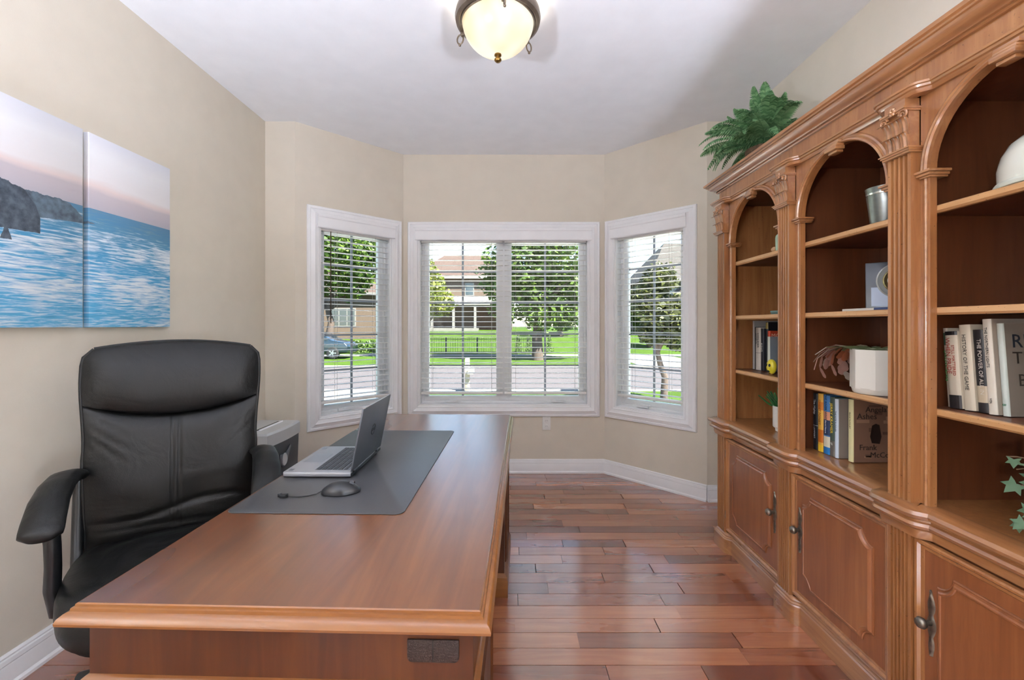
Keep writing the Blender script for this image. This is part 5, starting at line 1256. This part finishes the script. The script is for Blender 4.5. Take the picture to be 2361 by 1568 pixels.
# ------------------------------------------------------------------ canvas prints on the left wall
def seascape():
    m, nt, b = mat_new('seascape_print'); L = nt.links
    g_ = N(nt, 'ShaderNodeNewGeometry'); sx = N(nt, 'ShaderNodeSeparateXYZ'); L.new(g_.outputs['Position'], sx.inputs[0])
    def mp(src, a, b_): 
        n_ = N(nt, 'ShaderNodeMapRange'); n_.inputs[1].default_value = a; n_.inputs[2].default_value = b_; L.new(src, n_.inputs[0]); return n_.outputs[0]
    def math_(op, a, b_=None):
        n_ = N(nt, 'ShaderNodeMath', operation=op)
        for i_, v_ in enumerate((a, b_)):
            if v_ is None: continue
            if isinstance(v_, (int, float)): n_.inputs[i_].default_value = v_
            else: L.new(v_, n_.inputs[i_])
        return n_.outputs[0]
    def mix(f, a, c): 
        n_ = N(nt, 'ShaderNodeMix', data_type='RGBA'); L.new(f, n_.inputs['Factor'])
        for i_, v_ in ((6, a), (7, c)):
            if isinstance(v_, tuple): n_.inputs[i_].default_value = v_
            else: L.new(v_, n_.inputs[i_])
        return n_.outputs[2]
    Y, Zc = sx.outputs[1], sx.outputs[2]
    cb1 = N(nt, 'ShaderNodeCombineXYZ'); L.new(math_('MULTIPLY', Y, 3.0), cb1.inputs[0]); L.new(math_('MULTIPLY', Zc, 14.0), cb1.inputs[1])
    cn = N(nt, 'ShaderNodeTexNoise', Scale=1.0, Detail=4.0); L.new(cb1.outputs[0], cn.inputs['Vector'])
    zs = math_('ADD', Zc, math_('MULTIPLY', math_('SUBTRACT', cn.outputs['Fac'], .5), .05))
    sky = ramp(nt, [(0, lin('#b6b1ba')), (.22, lin('#c6bcc1')), (.28, lin('#e3d2cf')), (.36, lin('#e9e5e6')), (.7, lin('#ececef')), (.95, lin('#dedfe8')), (1, lin('#9a9dba'))]); L.new(mp(zs, 1.755, 2.09), sky.inputs[0])
    sea = ramp(nt, [(0, lin('#5fb0da')), (.45, lin('#4aa0d0')), (.78, lin('#4f8fb4')), (1, lin('#6f8c9c'))]); L.new(mp(Zc, 1.26, 1.755), sea.inputs[0])
    cb2 = N(nt, 'ShaderNodeCombineXYZ'); sl = math_('ADD', Zc, math_('MULTIPLY', Y, -.02))
    L.new(math_('MULTIPLY', Y, 11.0), cb2.inputs[0]); L.new(math_('MULTIPLY', sl, 125.0), cb2.inputs[1])
    wv = N(nt, 'ShaderNodeTexNoise', Scale=1.0, Detail=5.0, Roughness=.6, Distortion=.6); L.new(cb2.outputs[0], wv.inputs['Vector'])
    cb3 = N(nt, 'ShaderNodeCombineXYZ'); L.new(math_('MULTIPLY', Y, 2.5), cb3.inputs[0]); L.new(math_('MULTIPLY', sl, 9.0), cb3.inputs[1])
    wv2 = N(nt, 'ShaderNodeTexNoise', Scale=1.0, Detail=3.0); L.new(cb3.outputs[0], wv2.inputs['Vector'])
    ws = math_('ADD', math_('MULTIPLY', wv.outputs['Fac'], .62), math_('MULTIPLY', wv2.outputs['Fac'], .38))
    ws = math_('SUBTRACT', ws, math_('MULTIPLY', mp(Zc, 1.60, 1.76), .22))
    wr = ramp(nt, [(.44, (0, 0, 0)), (.58, (1, 1, 1))]); L.new(ws, wr.inputs[0])
    dk_ = ramp(nt, [(.32, (1, 1, 1)), (.42, (0, 0, 0))]); L.new(ws, dk_.inputs[0])
    seac = mix(math_('MULTIPLY', wr.outputs[0], .85), sea.outputs[0], lin('#f2f6f9')); seac = mix(math_('MULTIPLY', dk_.outputs[0], .5), seac, lin('#3b7fae'))
    col = mix(math_('LESS_THAN', Zc, 1.755), sky.outputs[0], seac)
    nr = N(nt, 'ShaderNodeTexNoise', Scale=45.0, Detail=4.0); L.new(g_.outputs['Position'], nr.inputs['Vector']); jit = math_('MULTIPLY', math_('SUBTRACT', nr.outputs['Fac'], .5), .022)
    def curve(pts_):
        y0_, y1_ = pts_[0][0], pts_[-1][0]
        r_ = ramp(nt, [((p[0] - y0_) / (y1_ - y0_), ((p[1] - 1.2) / .9,) * 3) for p in pts_]); L.new(mp(Y, y0_, y1_), r_.inputs[0])
        return math_('ADD', math_('MULTIPLY', r_.outputs[0], .9), 1.2)
    def cliff(col, top, bot, ymax, c_):
        t_ = math_('ADD', curve(top), jit); m_ = math_('MULTIPLY', math_('LESS_THAN', Zc, t_), math_('GREATER_THAN', Zc, math_('ADD', curve(bot), math_('MULTIPLY', jit, .3))))
        m_ = math_('MULTIPLY', m_, math_('LESS_THAN', Y, ymax)); return mix(m_, col, c_)
    rk = ramp(nt, [(.3, lin('#353c46')), (.7, lin('#5a6672'))]); L.new(nr.outputs['Fac'], rk.inputs[0])
    rk2 = ramp(nt, [(.3, lin('#47535f')), (.7, lin('#6a7c8a'))]); L.new(nr.outputs['Fac'], rk2.inputs[0])
    col = cliff(col, [(1.30, 1.76), (1.57, 1.758), (1.696, 1.759), (1.738, 1.746), (1.782, 1.707), (1.84, 1.690)], [(1.30, 1.66), (1.62, 1.668), (1.84, 1.692)], 1.835, rk2.outputs[0])
    col = cliff(col, [(1.30, 1.80), (1.493, 1.774), (1.57, 1.758), (1.605, 1.71), (1.622, 1.665)], [(1.30, 1.60), (1.622, 1.609)], 1.621, rk.outputs[0])
    col = cliff(col, [(1.30, 1.50), (1.47, 1.50), (1.512, 1.625), (1.55, 1.50)], [(1.30, 1.565), (1.55, 1.569)], 1.545, rk.outputs[0])
    L.new(col, b.inputs['Base Color']); b.inputs['Roughness'].default_value = .6; b.inputs['Specular IOR Level'].default_value = .3
    return m
M_['sea'] = seascape()
for (y0_, y1_, lab) in ((1.808, 2.239, 'seascape canvas print with open water and horizon, right hand panel'), (1.352, 1.783, 'seascape canvas print with dark cliffs, left hand panel')):
    cv_ = thing('canvas_print', lab, 'picture', (XL, (y0_ + y1_) / 2, 1.664), 'seascape panels on the left wall')
    obj('canvas', MB().box((XL + .006, y0_, 1.261), (XL + .030, y1_, 2.068)), M_['sea'], cv_, bevel=.0015)
    obj('stretcher', MB().box((XL + .0005, y0_ + .02, 1.29), (XL + .007, y1_ - .02, 2.04)), plain('stretcher_wood', '#8a6a48', .7), cv_)
